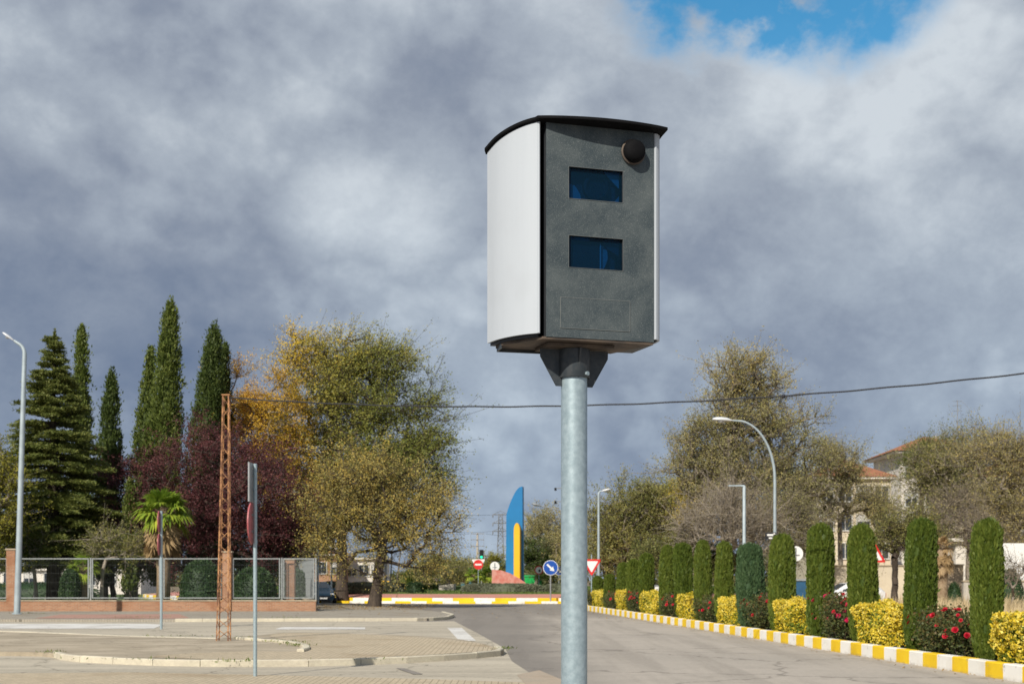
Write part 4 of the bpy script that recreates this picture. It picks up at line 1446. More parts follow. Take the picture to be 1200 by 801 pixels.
# ================================================================== PARK FENCE
FZ = 65.0
def FX(px): return gx(px, FZ)
FB = .11
def park_fence():
    zt = gz(704.0, FZ)
    x0, x1 = FX(-260), FX(370)
    root = empty('park_fence', (x1, FZ, FB))
    tag(root, 'long park fence of wire mesh panels on a low brick wall with brick pillars', 'fence')
    def lx(px): return FX(px) - x1
    hw = zt - FB
    ang = math.atan2(22.0, -4.6)
    dx, dy = math.cos(ang), math.sin(ang)
    MB().box(((x0 - x1) / 2, .15, hw / 2), (x1 - x0, .30, hw)).build('wall', M['brick'], root)
    MB().box(((x0 - x1) / 2, .15, hw + .03), (x1 - x0 + .06, .36, .06), bev=.01).build('coping', M['coping'], root)
    MB().box((-.17 + dx * 11.4, .30 + dy * 11.4, hw / 2), (22, .30, hw), ang).build('wall', M['brick'], root)
    MB().box((-.17 + dx * 11.4, .33 + dy * 11.4, hw + .03), (22, .36, .06), ang, bev=.01).build('coping', M['coping'], root)
    zp = gz(647, FZ)
    for k, (px, yo) in enumerate(((13, .14), (266, .14), (338, .62))):
        h = zp - FB + (.12 if k == 0 else 0) - (.34 if k == 2 else 0)
        o = MB().box((lx(px), yo, h / 2), (.42, .40, h)).build('pillar', M['brick'], root)
        MB().box((lx(px), yo, h + .035), (.50, .48, .07), bev=.012).build('cap', M['coping'], o)
    panels = ((-62, 7.5), (20, 103.5), (107, 187), (191, 259), (272, 328), (331.5, 368))
    za, zb = gz(700.8, FZ) - FB, gz(653.5, FZ) - FB
    H = zb - za
    for k, (a, b) in enumerate(panels):
        xa, xb = lx(a), lx(b)
        W, xc, t = xb - xa, (xa + xb) / 2, .055
        fr = MB()
        fr.box((xc, .10, za + t / 2), (W, .04, t)).box((xc, .10, zb - t / 2), (W, .04, t))
        fr.box((xa + t / 2, .10, za + H / 2), (t, .04, H - 2 * t)).box((xb - t / 2, .10, za + H / 2), (t, .04, H - 2 * t))
        fo = fr.build('panel', M['fence_frame'], root)
        ms = MB()
        n = int(W / (.08 if k < 5 else .045))
        for i in range(1, n):
            ms.box((xa + W * i / n, .104, za + H / 2), (.0040 if k < 5 else .008, .005, H - .02))
        for q in (.19, .40, .62, .83):
            ms.box((xc, .090, za + H * q), (W - .02, .006, .006))
        ms.build('wire_mesh', M['fence_wire'] if k < 5 else M['fence_frame'], fo, fix=False)
    for px in (105.3, 189.3, 329.8, 369.6):
        h = zb + .02
        o = MB().box((lx(px), .14, (hw + .062 + h) / 2), (.07, .07, h - hw - .062)).build('post', M['fence_frame'], root)
    # side run going back from the corner
    ox, oy = -.17, .35
    fr, ms = MB(), MB()
    for zz in (za + .03, zb - .03):
        fr.box((ox + dx * 11, oy + dy * 11, zz), (21.5, .04, .055), ang)
    for i in range(8):
        fr.box((ox + dx * (.5 + 3 * i), oy + dy * (.5 + 3 * i), za + H / 2), (.05, .05, H - .11), ang)
    for i in range(1, 300):
        q = .4 + i * .071
        ms.box((ox + dx * q, oy + dy * q, za + H / 2), (.008, .006, H - .02), ang)
    for q in range(1, 6):
        ms.box((ox + dx * 11, oy + dy * 11, za + H * q / 6), (21.5, .006, .012), ang)
    fo = fr.build('panel', M['fence_frame'], root, fix=False)
    ms.build('wire_mesh', M['fence_frame'], fo, fix=False)
park_fence()


# ================================================================== PARKED CARS
def car(label, loc, rz, paint):
    root = empty('parked_car', loc, rz)
    tag(root, label, 'car')
    # x forward, stations: x, z_low, z_belt, z_top, half width low, belt, roof
    st = [(2.05, .38, .55, .56, .62, .60, .58), (1.98, .24, .66, .68, .76, .74, .70), (1.60, .20, .80, .83, .86, .84, .74), (1.05, .18, .90, .95, .88, .87, .74), (.85, .18, .92, 1.02, .88, .87, .72),
          (.15, .18, .94, 1.42, .88, .87, .62), (-.5, .18, .95, 1.47, .88, .87, .60), (-1.2, .20, .96, 1.42, .88, .87, .60), (-1.75, .24, .97, 1.15, .86, .84, .62), (-1.95, .30, .90, .98, .80, .78, .66), (-2.02, .42, .60, .62, .68, .66, .62)]
    b = MB()
    k = 10
    vs = []
    for (x, zl, zb, zt, wl, wb, wr) in st:
        half = [(wl * .86, zl), (wl, zl + .16), (wb + .015, (zl + zb) / 2 + .05), (wb, zb), (wr, zt - .015)]
        top = [(wr * .82, zt)]
        ring = half + top
        ring = ring + [(-a, c) for a, c in reversed(ring)]
        vs += [(x, a, c) for a, c in ring]
    n = 12
    fs = []
    for i in range(len(st) - 1):
        for j in range(n):
            fs.append((i * n + j, i * n + (j + 1) % n, (i + 1) * n + (j + 1) % n, (i + 1) * n + j))
    fs += [tuple(range(n - 1, -1, -1)), tuple(range((len(st) - 1) * n, len(st) * n))]
    b.add(vs, fs)
    b.build('body', paint, root, auto=35)
    def lerp_st(x):
        for a, c in zip(st, st[1:]):
            if a[0] >= x >= c[0]:
                t = (a[0] - x) / (a[0] - c[0])
                return [a[i] + (c[i] - a[i]) * t for i in range(7)]
    for s_ in (-1, 1):
        for (xa, xb) in ((.62, -.35), (-.42, -1.25)):
            m = MB()
            A, B = lerp_st(xa), lerp_st(xb)
            q = []
            for S, x in ((A, xa), (B, xb)):
                zt, zb_ = S[3] - .07, S[2] + .03
                f0 = (zt - S[2]) / max(.01, S[3] - .015 - S[2])
                q.append((x, s_ * (S[5] + (S[6] - S[5]) * .06 + .006), zb_))
                q.append((x, s_ * (S[5] + (S[6] - S[5]) * f0 + .006), zt))
            m.add([q[0], q[2], q[3], q[1]], [(0, 1, 2, 3)])
            m.build('side_window', M['glass_dark'], root, fix=False)
    for nm, xs in (('windscreen', (.80, .22)), ('rear_window', (-1.30, -1.70))):
        A, B = lerp_st(xs[0]), lerp_st(xs[1])
        o_ = .008
        dx = .012 if nm == 'windscreen' else -.012
        m = MB().add([(xs[0] + dx, -A[6] * .86, A[3] + o_), (xs[0] + dx, A[6] * .86, A[3] + o_), (xs[1] + dx, B[6] * .86, B[3] + o_), (xs[1] + dx, -B[6] * .86, B[3] + o_)], [(0, 1, 2, 3)])
        m.build(nm, M['glass_dark'], root, fix=False)
    for x in (1.28, -1.28):
        for s_ in (-1, 1):
            w = MB()
            w.lathe([(.20, -.02), (.29, -.015), (.315, .01), (.315, .17), (.29, .195), (.2, .2)], (x, s_ * .90 + (.10 if s_ > 0 else -.10) * 0 + .09, .315), 24, 0, 'y')
            wo = w.build('wheel', M['rubber'], root, auto=40)
            rm = MB()
            y = s_ * .90 + (.12 if s_ > 0 else -.12)
            rm.lathe([(.02, 0), (.19, .005), (.205, .02), (.205, .03), (.02, .03)], (x, y + .015, .315), 20, 0, 'y')
            for q in range(5):
                a = 2 * PI * q / 5
                rm.box((x + .1 * math.cos(a), y - s_ * -.008, .315 + .1 * math.sin(a)), (.03, .02, .03))
            rm.build('rim', M['sign_grey'], wo, auto=40)
    for s_ in (-1, 1):
        MB().box((1.93, s_ * .60, .62), (.16, .26, .13), bev=.03).build('headlight', M['chrome'], root)
        MB().box((-1.95, s_ * .66, .76), (.12, .16, .22), bev=.03).build('tail_light', M['red_lens'], root)
        MB().box((.70, s_ * .98, .97), (.10, .18, .12), bev=.03).build('mirror', paint, root)
    MB().box((2.03, 0, .42), (.06, .9, .14)).build('grille', M['black'], root)
    MB().box((2.075, 0, .36), (.02, .5, .10)).build('number_plate', M['sign_white'], root)
    return root
car('dark blue parked car peeking out behind the corner of the park fence', (gx(368, 92), 94, .004), R(-72), M['car_dark'])
car('white parked car glimpsed between the cypress columns behind the dry grass', (gx(997, 75), 76, .006), R(188), M['car_white'])


# ================================================================== ROUNDABOUT: monument, signs, planting
MZ = 125.0
def monument():
    s = MZ / FPX
    X0 = gx(604, MZ)
    root = empty('roundabout_monument', (X0, MZ, .98))
    tag(root, 'tall blue and yellow fin sculpture rising from a red stone wedge on the roundabout', 'monument')
    def q(px, py): return (gx(px, MZ) - X0, gz(py, MZ) - .98)
    arc = [q(593.8, 603)]
    for i in range(1, 13):
        t = i / 12
        arc.append(q(593.8 + 18.4 * (t ** 1.0), 603 - 33 * math.sin(t * PI / 2) ** .9))
    b = MB().plate([q(593.2, 680)] + [q(613.0, 684), q(612.8, 570.0)] + list(reversed(arc)), -.35, .75)
    ob = b.build('blue_fin', M['blue_fin'], root)
    ob.rotation_euler = (0, 0, R(-7))
    y = MB()
    cxp, rp = 605.4, 3.6
    poly = [q(601.8, 680), q(608.8, 681)] + [q(608.8, 622)] + [(q(605.3, 0)[0] + 3.5 * s * math.cos(a), q(0, 622)[1] + 9 * s * math.sin(a)) for a in [R(x) for x in range(15, 180, 15)]] + [q(601.8, 622)]
    y.plate(poly, -1.3, -.42)
    oy = y.build('yellow_fin', M['yellow_fin'], root)
    oy.rotation_euler = (0, 0, R(-9))
    oy.location.x = .22
    w = MB().plate([q(576.6, 684), q(618, 684), q(614, 681), q(608, 677), q(598, 671.5), q(588, 668), q(577, 667)], -1.9, -.10 + .9)
    w.build('stone_wedge', M['red_stone'], root)
monument()

def face_sign(px, cy, Z, rad, kind, label, zb=0.0, rz=0.0, foot_py=None):
    root = empty('traffic_sign', (gx(px, Z), Z, zb), rz)
    tag(root, label, 'traffic sign')
    c = gz(cy, Z) - zb
    sign_post(root, c + rad * .9, .035 if kind != 'blue' else .05, 'sign_grey' if kind == 'blue' else 'galv')
    pl = MB()
    y0 = -.075
    if kind == 'blank':
        pl.plate(round_tri(rad, c, True, cr=rad * .10), y0, y0 + .03)
        o = pl.build('sign_plate', M['sign_white'], root)
        MB().plate([(-.05, c - rad * .3), (.05, c - rad * .3), (.05, c + rad * .45), (-.05, c + rad * .45)], y0 - .03, y0 - .003).build('clamp_rail', M['sign_grey'], o)
        return root
    if kind in ('yield', 'triangle'):
        dn = kind == 'yield'
        pl.plate(round_tri(rad * 1.0, c, dn, cr=rad * .10), y0, y0 + .03)
        o = pl.build('sign_plate', M['sign_red'], root)
        MB().plate(round_tri(rad * .66, c, dn, cr=rad * .05), y0 - .006, y0 + .001).build('sign_face', M['sign_white'], o)
        return root
    pl.plate(circle(rad, 0, c), y0, y0 + .03)
    o = pl.build('sign_plate', M[{'blue': 'sign_white', 'noentry': 'sign_red', 'back': 'sign_white', 'ring': 'sign_red'}[kind]], root)
    if kind == 'blue':
        MB().plate(circle(rad * .93, 0, c), y0 - .006, y0 + .001).build('sign_face', M['sign_blue'], o)
        a = R(-43)
        arrow = [(-.66, -.12), (.12, -.12), (.12, -.34), (.68, 0), (.12, .34), (.12, .12), (-.66, .12)]
        MB().plate([((x * math.cos(a) - z * math.sin(a)) * rad, c + (x * math.sin(a) + z * math.cos(a)) * rad) for x, z in arrow], y0 - .012, y0 - .005).build('arrow', M['sign_white'], o)
    elif kind == 'noentry':
        MB().plate([(-rad * .68, c - rad * .17), (rad * .68, c - rad * .17), (rad * .68, c + rad * .17), (-rad * .68, c + rad * .17)], y0 - .006, y0 + .001).build('white_bar', M['sign_white'], o)
    elif kind == 'ring':
        MB().plate(circle(rad * .76, 0, c), y0 - .006, y0 + .001).build('sign_face', M['sign_white'], o)
        MB().plate([(-rad * .1, c - rad * .4), (rad * .35, c - rad * .4), (rad * .35, c + rad * .15), (-rad * .1, c + rad * .15)], y0 - .012, y0 - .005).build('pictogram', M['black'], o)
    else:
        MB().plate([(-rad * .10, c - rad * .8), (rad * .10, c - rad * .8), (rad * .10, c + rad * .75), (-rad * .10, c + rad * .75)], y0 - .03, y0 + .001).build('clamp_rail', M['sign_grey'], o)
        MB().plate([(-rad * .5, c - rad * .25), (rad * .5, c - rad * .25), (rad * .5, c - rad * .12), (-rad * .5, c - rad * .12)], y0 - .03, y0 + .001).build('clamp_rail', M['sign_grey'], o)
    return root
face_sign(645.2, 664.7, 92, .51, 'blue', 'round blue sign with a white arrow pointing down right, left of the speed camera pole', zb=.12)
face_sign(560.5, 661, 135, .48, 'noentry', 'round red no entry sign with a white bar beyond the roundabout')
face_sign(560.5, 659.5, 138, .82, 'blank', 'white triangle sign just behind the no entry sign', rz=R(3))
face_sign(579.8, 663.2, 134, .46, 'back', 'plain pale round sign seen from behind, left of the blue monument')
face_sign(631.5, 667.5, 131, .42, 'ring', 'round red rimmed sign partly behind the blue arrow sign')
face_sign(655, 668, 131, .46, 'blue', 'second smaller blue sign tucked behind the speed camera pole')
face_sign(693.2, 661.5, 74, .62, 'yield', 'red rimmed give way triangle right of the speed camera pole', zb=.1)
face_sign(932, 648.2, 60, .33, 'back', 'round white sign back behind the cypress column under the curved lamp')
face_sign(1025, 651, 66, .62, 'triangle', 'red rimmed triangle sign half hidden behind a cypress column on the right', rz=R(5))

def name_plate():
    Z = 57.6
    o = MB().box((0, 0, 0), (.46, .03, .30)).build('street_plate', M['black'], loc=(gx(903, Z), Z, gz(627.5, Z)))
    tag(o, 'small black and white plate fixed to the curved white lamp post', 'plate')
    root = empty('sign_bracket', (0, 0, 0)); bpy.data.objects.remove(root)
    m = MB()
    m.box((-.02, -.018, .04), (.26, .008, .08)).box((.02, -.018, -.09), (.20, .008, .06)).box((.15, -.018, .09), (.08, .008, .05))
    m.build('white_marks', M['sign_white'], o)
    MB().box((.19, .10, 0), (.04, .20, .04)).build('clamp', M['sign_grey'], o)
name_plate()

def traffic_light():
    Z = 150
    root = empty('traffic_light', (gx(564.3, Z), Z, 0))
    tag(root, 'black traffic light showing green above the no entry sign', 'traffic light')
    c = gz(649, Z)
    MB().lathe([(.07, 0), (.06, c - .3)], (0, 0, 0), 10).build('post', M['sign_grey'], root)
    MB().box((0, 0, c), (.46, .30, 1.0), bev=.05).build('housing', M['black'], root)
    em = pm('green signal light', (.02, .8, .45), .4, emit=(.02, .9, .45), es=1.6)
    for k, mt in enumerate((em, M['rubber'], M['rubber'])):
        h = MB().lathe([(.13, 0), (.12, .02)], (0, -.16, c - .30 + .30 * k), 16, 0, 'y').build('lens', mt, root)
        MB().tube([(0, -.16, c - .18 + .30 * k), (0, -.36, c - .185 + .30 * k)], [.04, .03], 6).build('visor', M['black'], h)
traffic_light()

def bin_():
    Z = 150
    root = empty('recycling_container', (gx(625, Z), Z, 0))
    tag(root, 'bright green container beyond the roundabout, right of the monument', 'container')
    h = gz(673, Z)
    MB().prism([(-.95, -.5), (.95, -.5), (.95, .5), (-.95, .5)], .15, h - .25).build('body', M['green_plastic'], root)
    MB().prism([(-1.0, -.55), (1.0, -.55), (1.0, .55), (-1.0, .55)], h - .248, lambda x, y: h - .1 + y * .15).build('lid', M['green_plastic'], root)
    for sx in (-1, 1):
        for sy in (-1, 1):
            MB().lathe([(.09, 0), (.09, .06)], (sx * .8, sy * .4, .08), 12, 0, 'y').build('wheel', M['rubber'], root)
bin_()

# clipped grey shrubs and bushes on the island
def bush(name, label, cat, px, cy, Z, rx, ry, depth, fol, n, size, seed, boxy=2.0, base=.42, group=None):
    if base == .42: base = lawn_z(math.hypot(gx(px, Z) - RC[0], Z - RC[1])) - .03
    o = dome_shrub(name, px, cy, Z, rx, ry, depth, fol, n, size, seed, None, boxy, base)
    return tag(o, label, cat, group)
SH = 'clipped grey green shrubs on the roundabout'
bush('clipped_hedge', 'long low grey green clipped hedge in front of the monument', 'hedge', 589, 690, 98.6, 47, 6.5, .8, 'lavender', 9000, .10, 31, 4.5, .42, SH)
bush('clipped_hedge', 'short grey green hedge block at the foot of the blue arrow sign', 'hedge', 655, 690, 98.6, 17, 6, .8, 'lavender', 4000, .10, 32, 4.5, .42, SH)
bush('clipped_hedge', 'wide rounded grey hedge between the two tree trunks', 'hedge', 436, 690, 99.5, 34, 8.0, 1.0, 'lavender', 8000, .11, 33, 4.0, .42, SH)
bush('clipped_hedge', 'grey green hedge left of the dark tree trunk', 'hedge', 393, 690, 101, 22, 9.0, 1.1, 'lavender', 4000, .11, 34, 3.0, .42, SH)
bush('clipped_shrub', 'drum shaped clipped shrub on the roundabout lawn', 'shrub', 486, 690, 98.4, 10, 8.2, .7, 'shrub', 3500, .09, 35, 3.5, .42, SH)
bush('clipped_shrub', 'small pale dome shrub left of the drum shaped one', 'shrub', 471, 691, 99.5, 6, 7.5, .6, 'lavender', 1800, .09, 36, 2.4, .42, SH)
bush('low_hedge', 'low bright green hedge beyond the drum shaped shrub', 'hedge', 512, 690, 104, 22, 5.5, 1.0, 'topiary', 3500, .11, 37, 3.0, .42, SH)
bush('low_shrub', 'tiny silver grey cushion on the lawn before the long hedge', 'shrub', 572, 693.5, 97.2, 12, 1.8, .4, 'lavender', 1200, .07, 38, 2.0, .42, SH)
st = MB().prism([(-.6, -.35), (.5, -.4), (.65, .1), (.3, .4), (-.55, .35)], 0, lambda x, y: .42 + .1 * x)
tag(st.build('boulder', M['concrete'], loc=(gx(524, 101), 101, .84)), 'pale boulder at the left end of the long hedge', 'boulder')
sp = MB().box((0, 0, .3), (1.0, .5, .55), bev=.1)
tag(sp.build('grit_box', M['yellow_fin'], loc=(gx(450, 120), 120, .96)), 'small yellow box between the trunks beyond the hedges', 'box')
for px, Z, rz_, lab in ((457.5, 106, 2, 'thin wooden stake right of the nearest trunk'), (464, 110, 7, 'thin leaning wooden stake further right of the nearest trunk')):
    m = MB().tube([(0, 0, 0), (math.tan(R(rz_)) * 3.0, 0, 3.0)], [.06, .05], 8)
    tag(m.build('wooden_stake', M['bark_pale'], loc=(gx(px, Z), Z, .9)), lab, 'stake', 'wooden stakes on the roundabout')


# ================================================================== PYLONS AND BUILDINGS
def pylon_tower(px, Z, top, label, arms, half, base_half):
    root = empty('power_pylon', (gx(px, Z), Z, 0))
    tag(root, label, 'pylon')
    H = gz(top, Z)
    m = MB()
    def c(i, j, t):
        w = base_half + (half - base_half) * min(1, t / .75)
        return (i * w, j * w, H * t)
    for i, j in ((-1, -1), (1, -1), (1, 1), (-1, 1)):
        m.tube([c(i, j, 0), c(i, j, .5), c(i, j, 1)], .10, 4)
    n = 16
    for k in range(n):
        for p, q in (((-1, -1), (1, -1)), ((1, -1), (1, 1)), ((1, 1), (-1, 1)), ((-1, 1), (-1, -1))):
            m.tube([c(*p, k / n), c(*q, (k + 1) / n)], .05, 4, caps=False)
            m.tube([c(*q, k / n), c(*p, (k + 1) / n)], .05, 4, caps=False)
    m.build('lattice_body', M['pylon'], root, fix=False)
    for (py, L) in arms:
        a = MB()
        z = gz(py, Z)
        a.tube([(-L, 0, z), (L, 0, z)], .11, 4).tube([(-L, 0, z), (0, 0, z + .9)], .06, 4).tube([(L, 0, z), (0, 0, z + .9)], .06, 4)
        for x in (-L, L):
            a.tube([(x, 0, z), (x, 0, z - .8)], .12, 6)
        a.build('cross_arm', M['pylon'], root, fix=False)
pylon_tower(586.5, 340, 601.5, 'grey lattice power pylon left of the blue monument', ((602.5, 1.9), (612.5, 1.9), (622, 1.9)), .45, 1.3)
def pole_pylon():
    Z = 300
    root = empty('power_pylon', (gx(559.5, Z), Z, 0))
    tag(root, 'concrete power pole with three flat cross arms above the no entry sign', 'pylon')
    MB().lathe([(.34, 0), (.2, gz(624, Z))], (0, 0, 0), 10).build('post', M['concrete'], root)
    for py in (625, 632, 639.5):
        MB().box((0, -.25, gz(py, Z)), (2.9, .16, .16)).build('cross_arm', M['pylon'], root)
    v = MB()
    for x in (-1.4, 1.4):
        v.box((x, -.3, (gz(625, Z) + gz(642, Z)) / 2), (.06, .06, gz(625, Z) - gz(642, Z)))
    v.build('side_rods', M['pylon'], root)
pole_pylon()
for k, (a, b, sg) in enumerate(((P(550, 625, 300), P(300, 560, 180), 2.5), (P(569, 625, 300), P(900, 575, 190), 3.0), (P(577, 603, 340), P(250, 520, 200), 3.0), (P(596, 603, 340), P(960, 500, 190), 4.0), (P(577, 622, 340), P(300, 560, 210), 3.0), (P(596, 622, 340), P(900, 560, 200), 4.0))):
    cable('power_line', a, b, sg, .028, ['thin power line running left from the concrete power pole', 'thin power line running right from the concrete power pole', 'top power line running left from the lattice pylon', 'top power line running right from the lattice pylon', 'lower power line running left from the lattice pylon', 'lower power line running right from the lattice pylon'][k], 30)
def utility_pole():
    Z = 96
    root = empty('utility_pole', (gx(669, Z), Z, 0))
    tag(root, 'utility pole behind the camera pole with dark insulators sticking out left', 'utility pole')
    H = gz(560, Z)
    MB().lathe([(.15, 0), (.10, H)], (0, 0, 0), 12).build('shaft', M['sign_grey'], root)
    for py in (572.5, 588):
        z = gz(py, Z)
        o = MB().tube([(0, 0, z + .05), (-1.05, 0, z + .05)], .03, 6).build('bracket', M['sign_grey'], root)
        MB().lathe([(.05, 0), (.11, .06), (.05, .10), (.11, .16), (.05, .20)], (-1.08, 0, z - .12), 10).build('insulator', M['black'], o)
utility_pole()
def building(name, label, cat, px0, px1, Z, eave_py, roof_py, depth, wallm, win_rows, nwin, hip=True, z0=0.0, roofm='tiles', rz=0.0, shut=False, over=.5, antenna=None):
    X0, X1 = gx(px0, Z), gx(px1, Z)
    W, H = X1 - X0, gz(eave_py, Z) - z0
    root = empty(name, ((X0 + X1) / 2, Z + depth / 2, z0), rz)
    tag(root, label, cat)
    MB().box((0, 0, H / 2), (W, depth, H)).build('wall', wallm, root)
    MB().box((0, 0, H + .1), (W + over * 1.6, depth + over * 1.6, .2)).build('cornice', M['render_white'], root)
    ro = None
    if roof_py is not None:
        h = gz(roof_py, Z + depth / 2) - gz(eave_py, Z)
        a, b = W / 2 + over, depth / 2 + over
        rx = max(.3, a - b) if hip else a
        m = MB()
        vs = [(-a, -b, H + .2), (a, -b, H + .2), (a, b, H + .2), (-a, b, H + .2), (-rx, 0, H + .2 + h), (rx, 0, H + .2 + h)]
        m.add(vs, [(0, 1, 5, 4), (2, 3, 4, 5), (1, 2, 5), (3, 0, 4), (3, 2, 1, 0)])
        ro = m.build('roof', M[roofm], root)
        ch = MB().box((W * .18, depth * .1, H + h * .7 + .3), (.45, .45, 1.1)).box((W * .18, depth * .1, H + h * .7 + .9), (.6, .6, .1))
        ch.build('chimney', M['render_white'], ro)
    for row in win_rows:
        zc = gz(row, Z) - z0
        for i in range(nwin):
            x = -W / 2 + W * (i + .5) / nwin
            w = MB()
            y = -depth / 2
            for (cx_, cz_, sx_, sz_) in ((x, zc + .68, 1.3, .1), (x, zc - .70, 1.4, .12), (x - .6, zc, .1, 1.3), (x + .6, zc, .1, 1.3), (x, zc, .06, 1.3)):
                w.box((cx_, y - .04, cz_), (sx_, .14, sz_))
            wo = w.build('window', M['shutter'], root)
            MB().box((x, y - .012, zc), (1.12, .03, 1.26)).build('pane', M['glass_dark'], wo)
            if i % 2 == 0:
                MB().box((x, y - .05, zc + .35), (1.1, .03, .55)).build('blind', M['shutter'], wo)
    if antenna:
        an = MB()
        for (ax, az, ah) in antenna:
            an.tube([(ax, 0, H + az), (ax, 0, H + az + ah)], .04, 5)
            for q in (.7, .85, .97):
                an.tube([(ax - .5, 0, H + az + ah * q), (ax + .5, 0, H + az + ah * q)], .02, 4)
        an.build('antenna', M['pylon'], root, fix=False)
    return root
building('apartment_house', 'cream house with an orange tiled hip roof behind the trees on the right', 'house', 958, 1044, 118, 561, 541, 9, M['render_cream'], (578, 612, 645), 4, antenna=((-.5, 1.5, 3.0),))
building('apartment_house', 'taller house with an orange tiled roof half hidden by the right hand trees', 'house', 1056, 1150, 132, 531, 514, 10, M['render_white'], (550, 585, 620, 652), 4, over=1.0, antenna=((3.2, 2.2, 3.6),))
building('apartment_house', 'pale house with a low tiled roof at the right edge of the picture', 'house', 1138, 1300, 106, 562, 540, 10, M['render_cream'], (590, 625), 6)
building('low_store', 'low white flat roofed store beyond the dry grass at the right edge', 'building', 1120, 1300, 92, 634, None, 7, M['render_white'], (), 0)
o = MB()
def yard_wall(px0, px1, Z, top, mat, label, th=.3, z0=0):
    X0, X1 = gx(px0, Z), gx(px1, Z)
    root = empty('yard_wall', ((X0 + X1) / 2, Z, z0))
    tag(root, label, 'wall')
    h = gz(top, Z) - z0
    MB().box((0, 0, h / 2), (X1 - X0, th, h)).build('wall_face', mat, root)
    MB().box((0, 0, h + .04), (X1 - X0 + .1, th + .12, .08)).build('coping', M['coping'], root)
yard_wall(1072, 1128, 84, 662, M['ochre_wall'], 'ochre yard wall behind the small palm and dry grass')
yard_wall(950, 1072, 88, 663, M['render_cream'], 'pale yard wall behind the white car')
yard_wall(1128, 1300, 80, 681, M['concrete'], 'low grey wall below the white store at the right edge')
# stacked white hoardings at the right edge
for px, Z, top, lab in ((1185, 84, 636, 'white board panel leaning up at the right edge behind the last cypress column'),):
    rt = empty('white_board', (gx(px, Z), Z, 0)); tag(rt, lab, 'board')
    h = gz(top, Z)
    MB().box((0, 0, (h + 1.1) / 2), (1.7, .06, h - 1.1)).build('panel', M['sign_white'], rt)
    for sx in (-.7, .7):
        MB().box((sx, .06, h / 2), (.06, .06, h)).build('leg', M['galv'], rt)
# blue grey container seen between columns near the lamp
ct = empty('skip_container', (gx(939, 78), 78, 0)); tag(ct, 'dark blue metal container glimpsed right of the curved lamp post', 'container')
MB().prism([(-1.3, -.7), (1.3, -.7), (1.3, .7), (-1.3, .7)], .12, 1.55).build('body', pm('blue container paint', (.02, .09, .18), .5), ct)
MB().box((0, 0, 1.6), (2.75, 1.55, .1)).build('rim', M['sign_grey'], ct)
for sx in (-1, 1):
    MB().box((sx * 1.1, 0, .06), (.2, 1.3, .12)).build('foot', M['sign_grey'], ct)
# utility boxes between columns
for px, Z, h, lab in ((771, 66, 1.3, 'small pale grey cabinet between cypress columns near the far end'), (813.5, 60, 1.25, 'small white cabinet between cypress columns mid row')):
    rt = empty('utility_cabinet', (gx(px, Z), Z, .0)); tag(rt, lab, 'cabinet')
    MB().box((0, 0, h / 2), (.34, .3, h), bev=.02).build('housing', M['sign_white'], rt)
    MB().box((0, 0, h + .03), (.42, .36, .05)).build('lid', M['sign_grey'], rt)
    MB().box((0, -.155, h * .55), (.26, .012, h * .7)).build('door', M['lamp_pale'], rt)

# warehouse beyond the roundabout
wh = empty('warehouse', (gx(572, 260), 265, 0)); tag(wh, 'distant dark teal warehouse behind the traffic light', 'building')
hh = gz(657, 260)
MB().prism([(-5.2, -5), (5.4, -5), (5.4, 5), (-5.2, 5)], 0, hh - .9).build('wall', M['metal_teal'], wh)
MB().plate([(-5.6, hh - .9), (5.8, hh - .9), (5.8, hh - .1), (3.0, hh + .2), (-5.6, hh - .5)], -5.4, 5.4).build('roof', M['metal_teal'], wh)
for i in range(4):
    MB().box((-4 + 2.6 * i, -5.03, 3.0), (1.4, .06, .8)).build('window', M['glass_dark'], wh)
# pale buildings far behind the park and the trunks
building('park_building', 'long low pale building glimpsed under the park trees on the left', 'building', -120, 165, 150, 668, None, 8, M['render_white'], (678,), 12)
building('far_building', 'white far building glimpsed between the two tree trunks', 'building', 405, 448, 165, 655, None, 10, M['render_white'], (668,), 3)
building('brick_building', 'reddish far building behind the dark tree trunk left of the roundabout', 'building', 352, 402, 160, 650, 643, 8, M['brick'], (665,), 3)


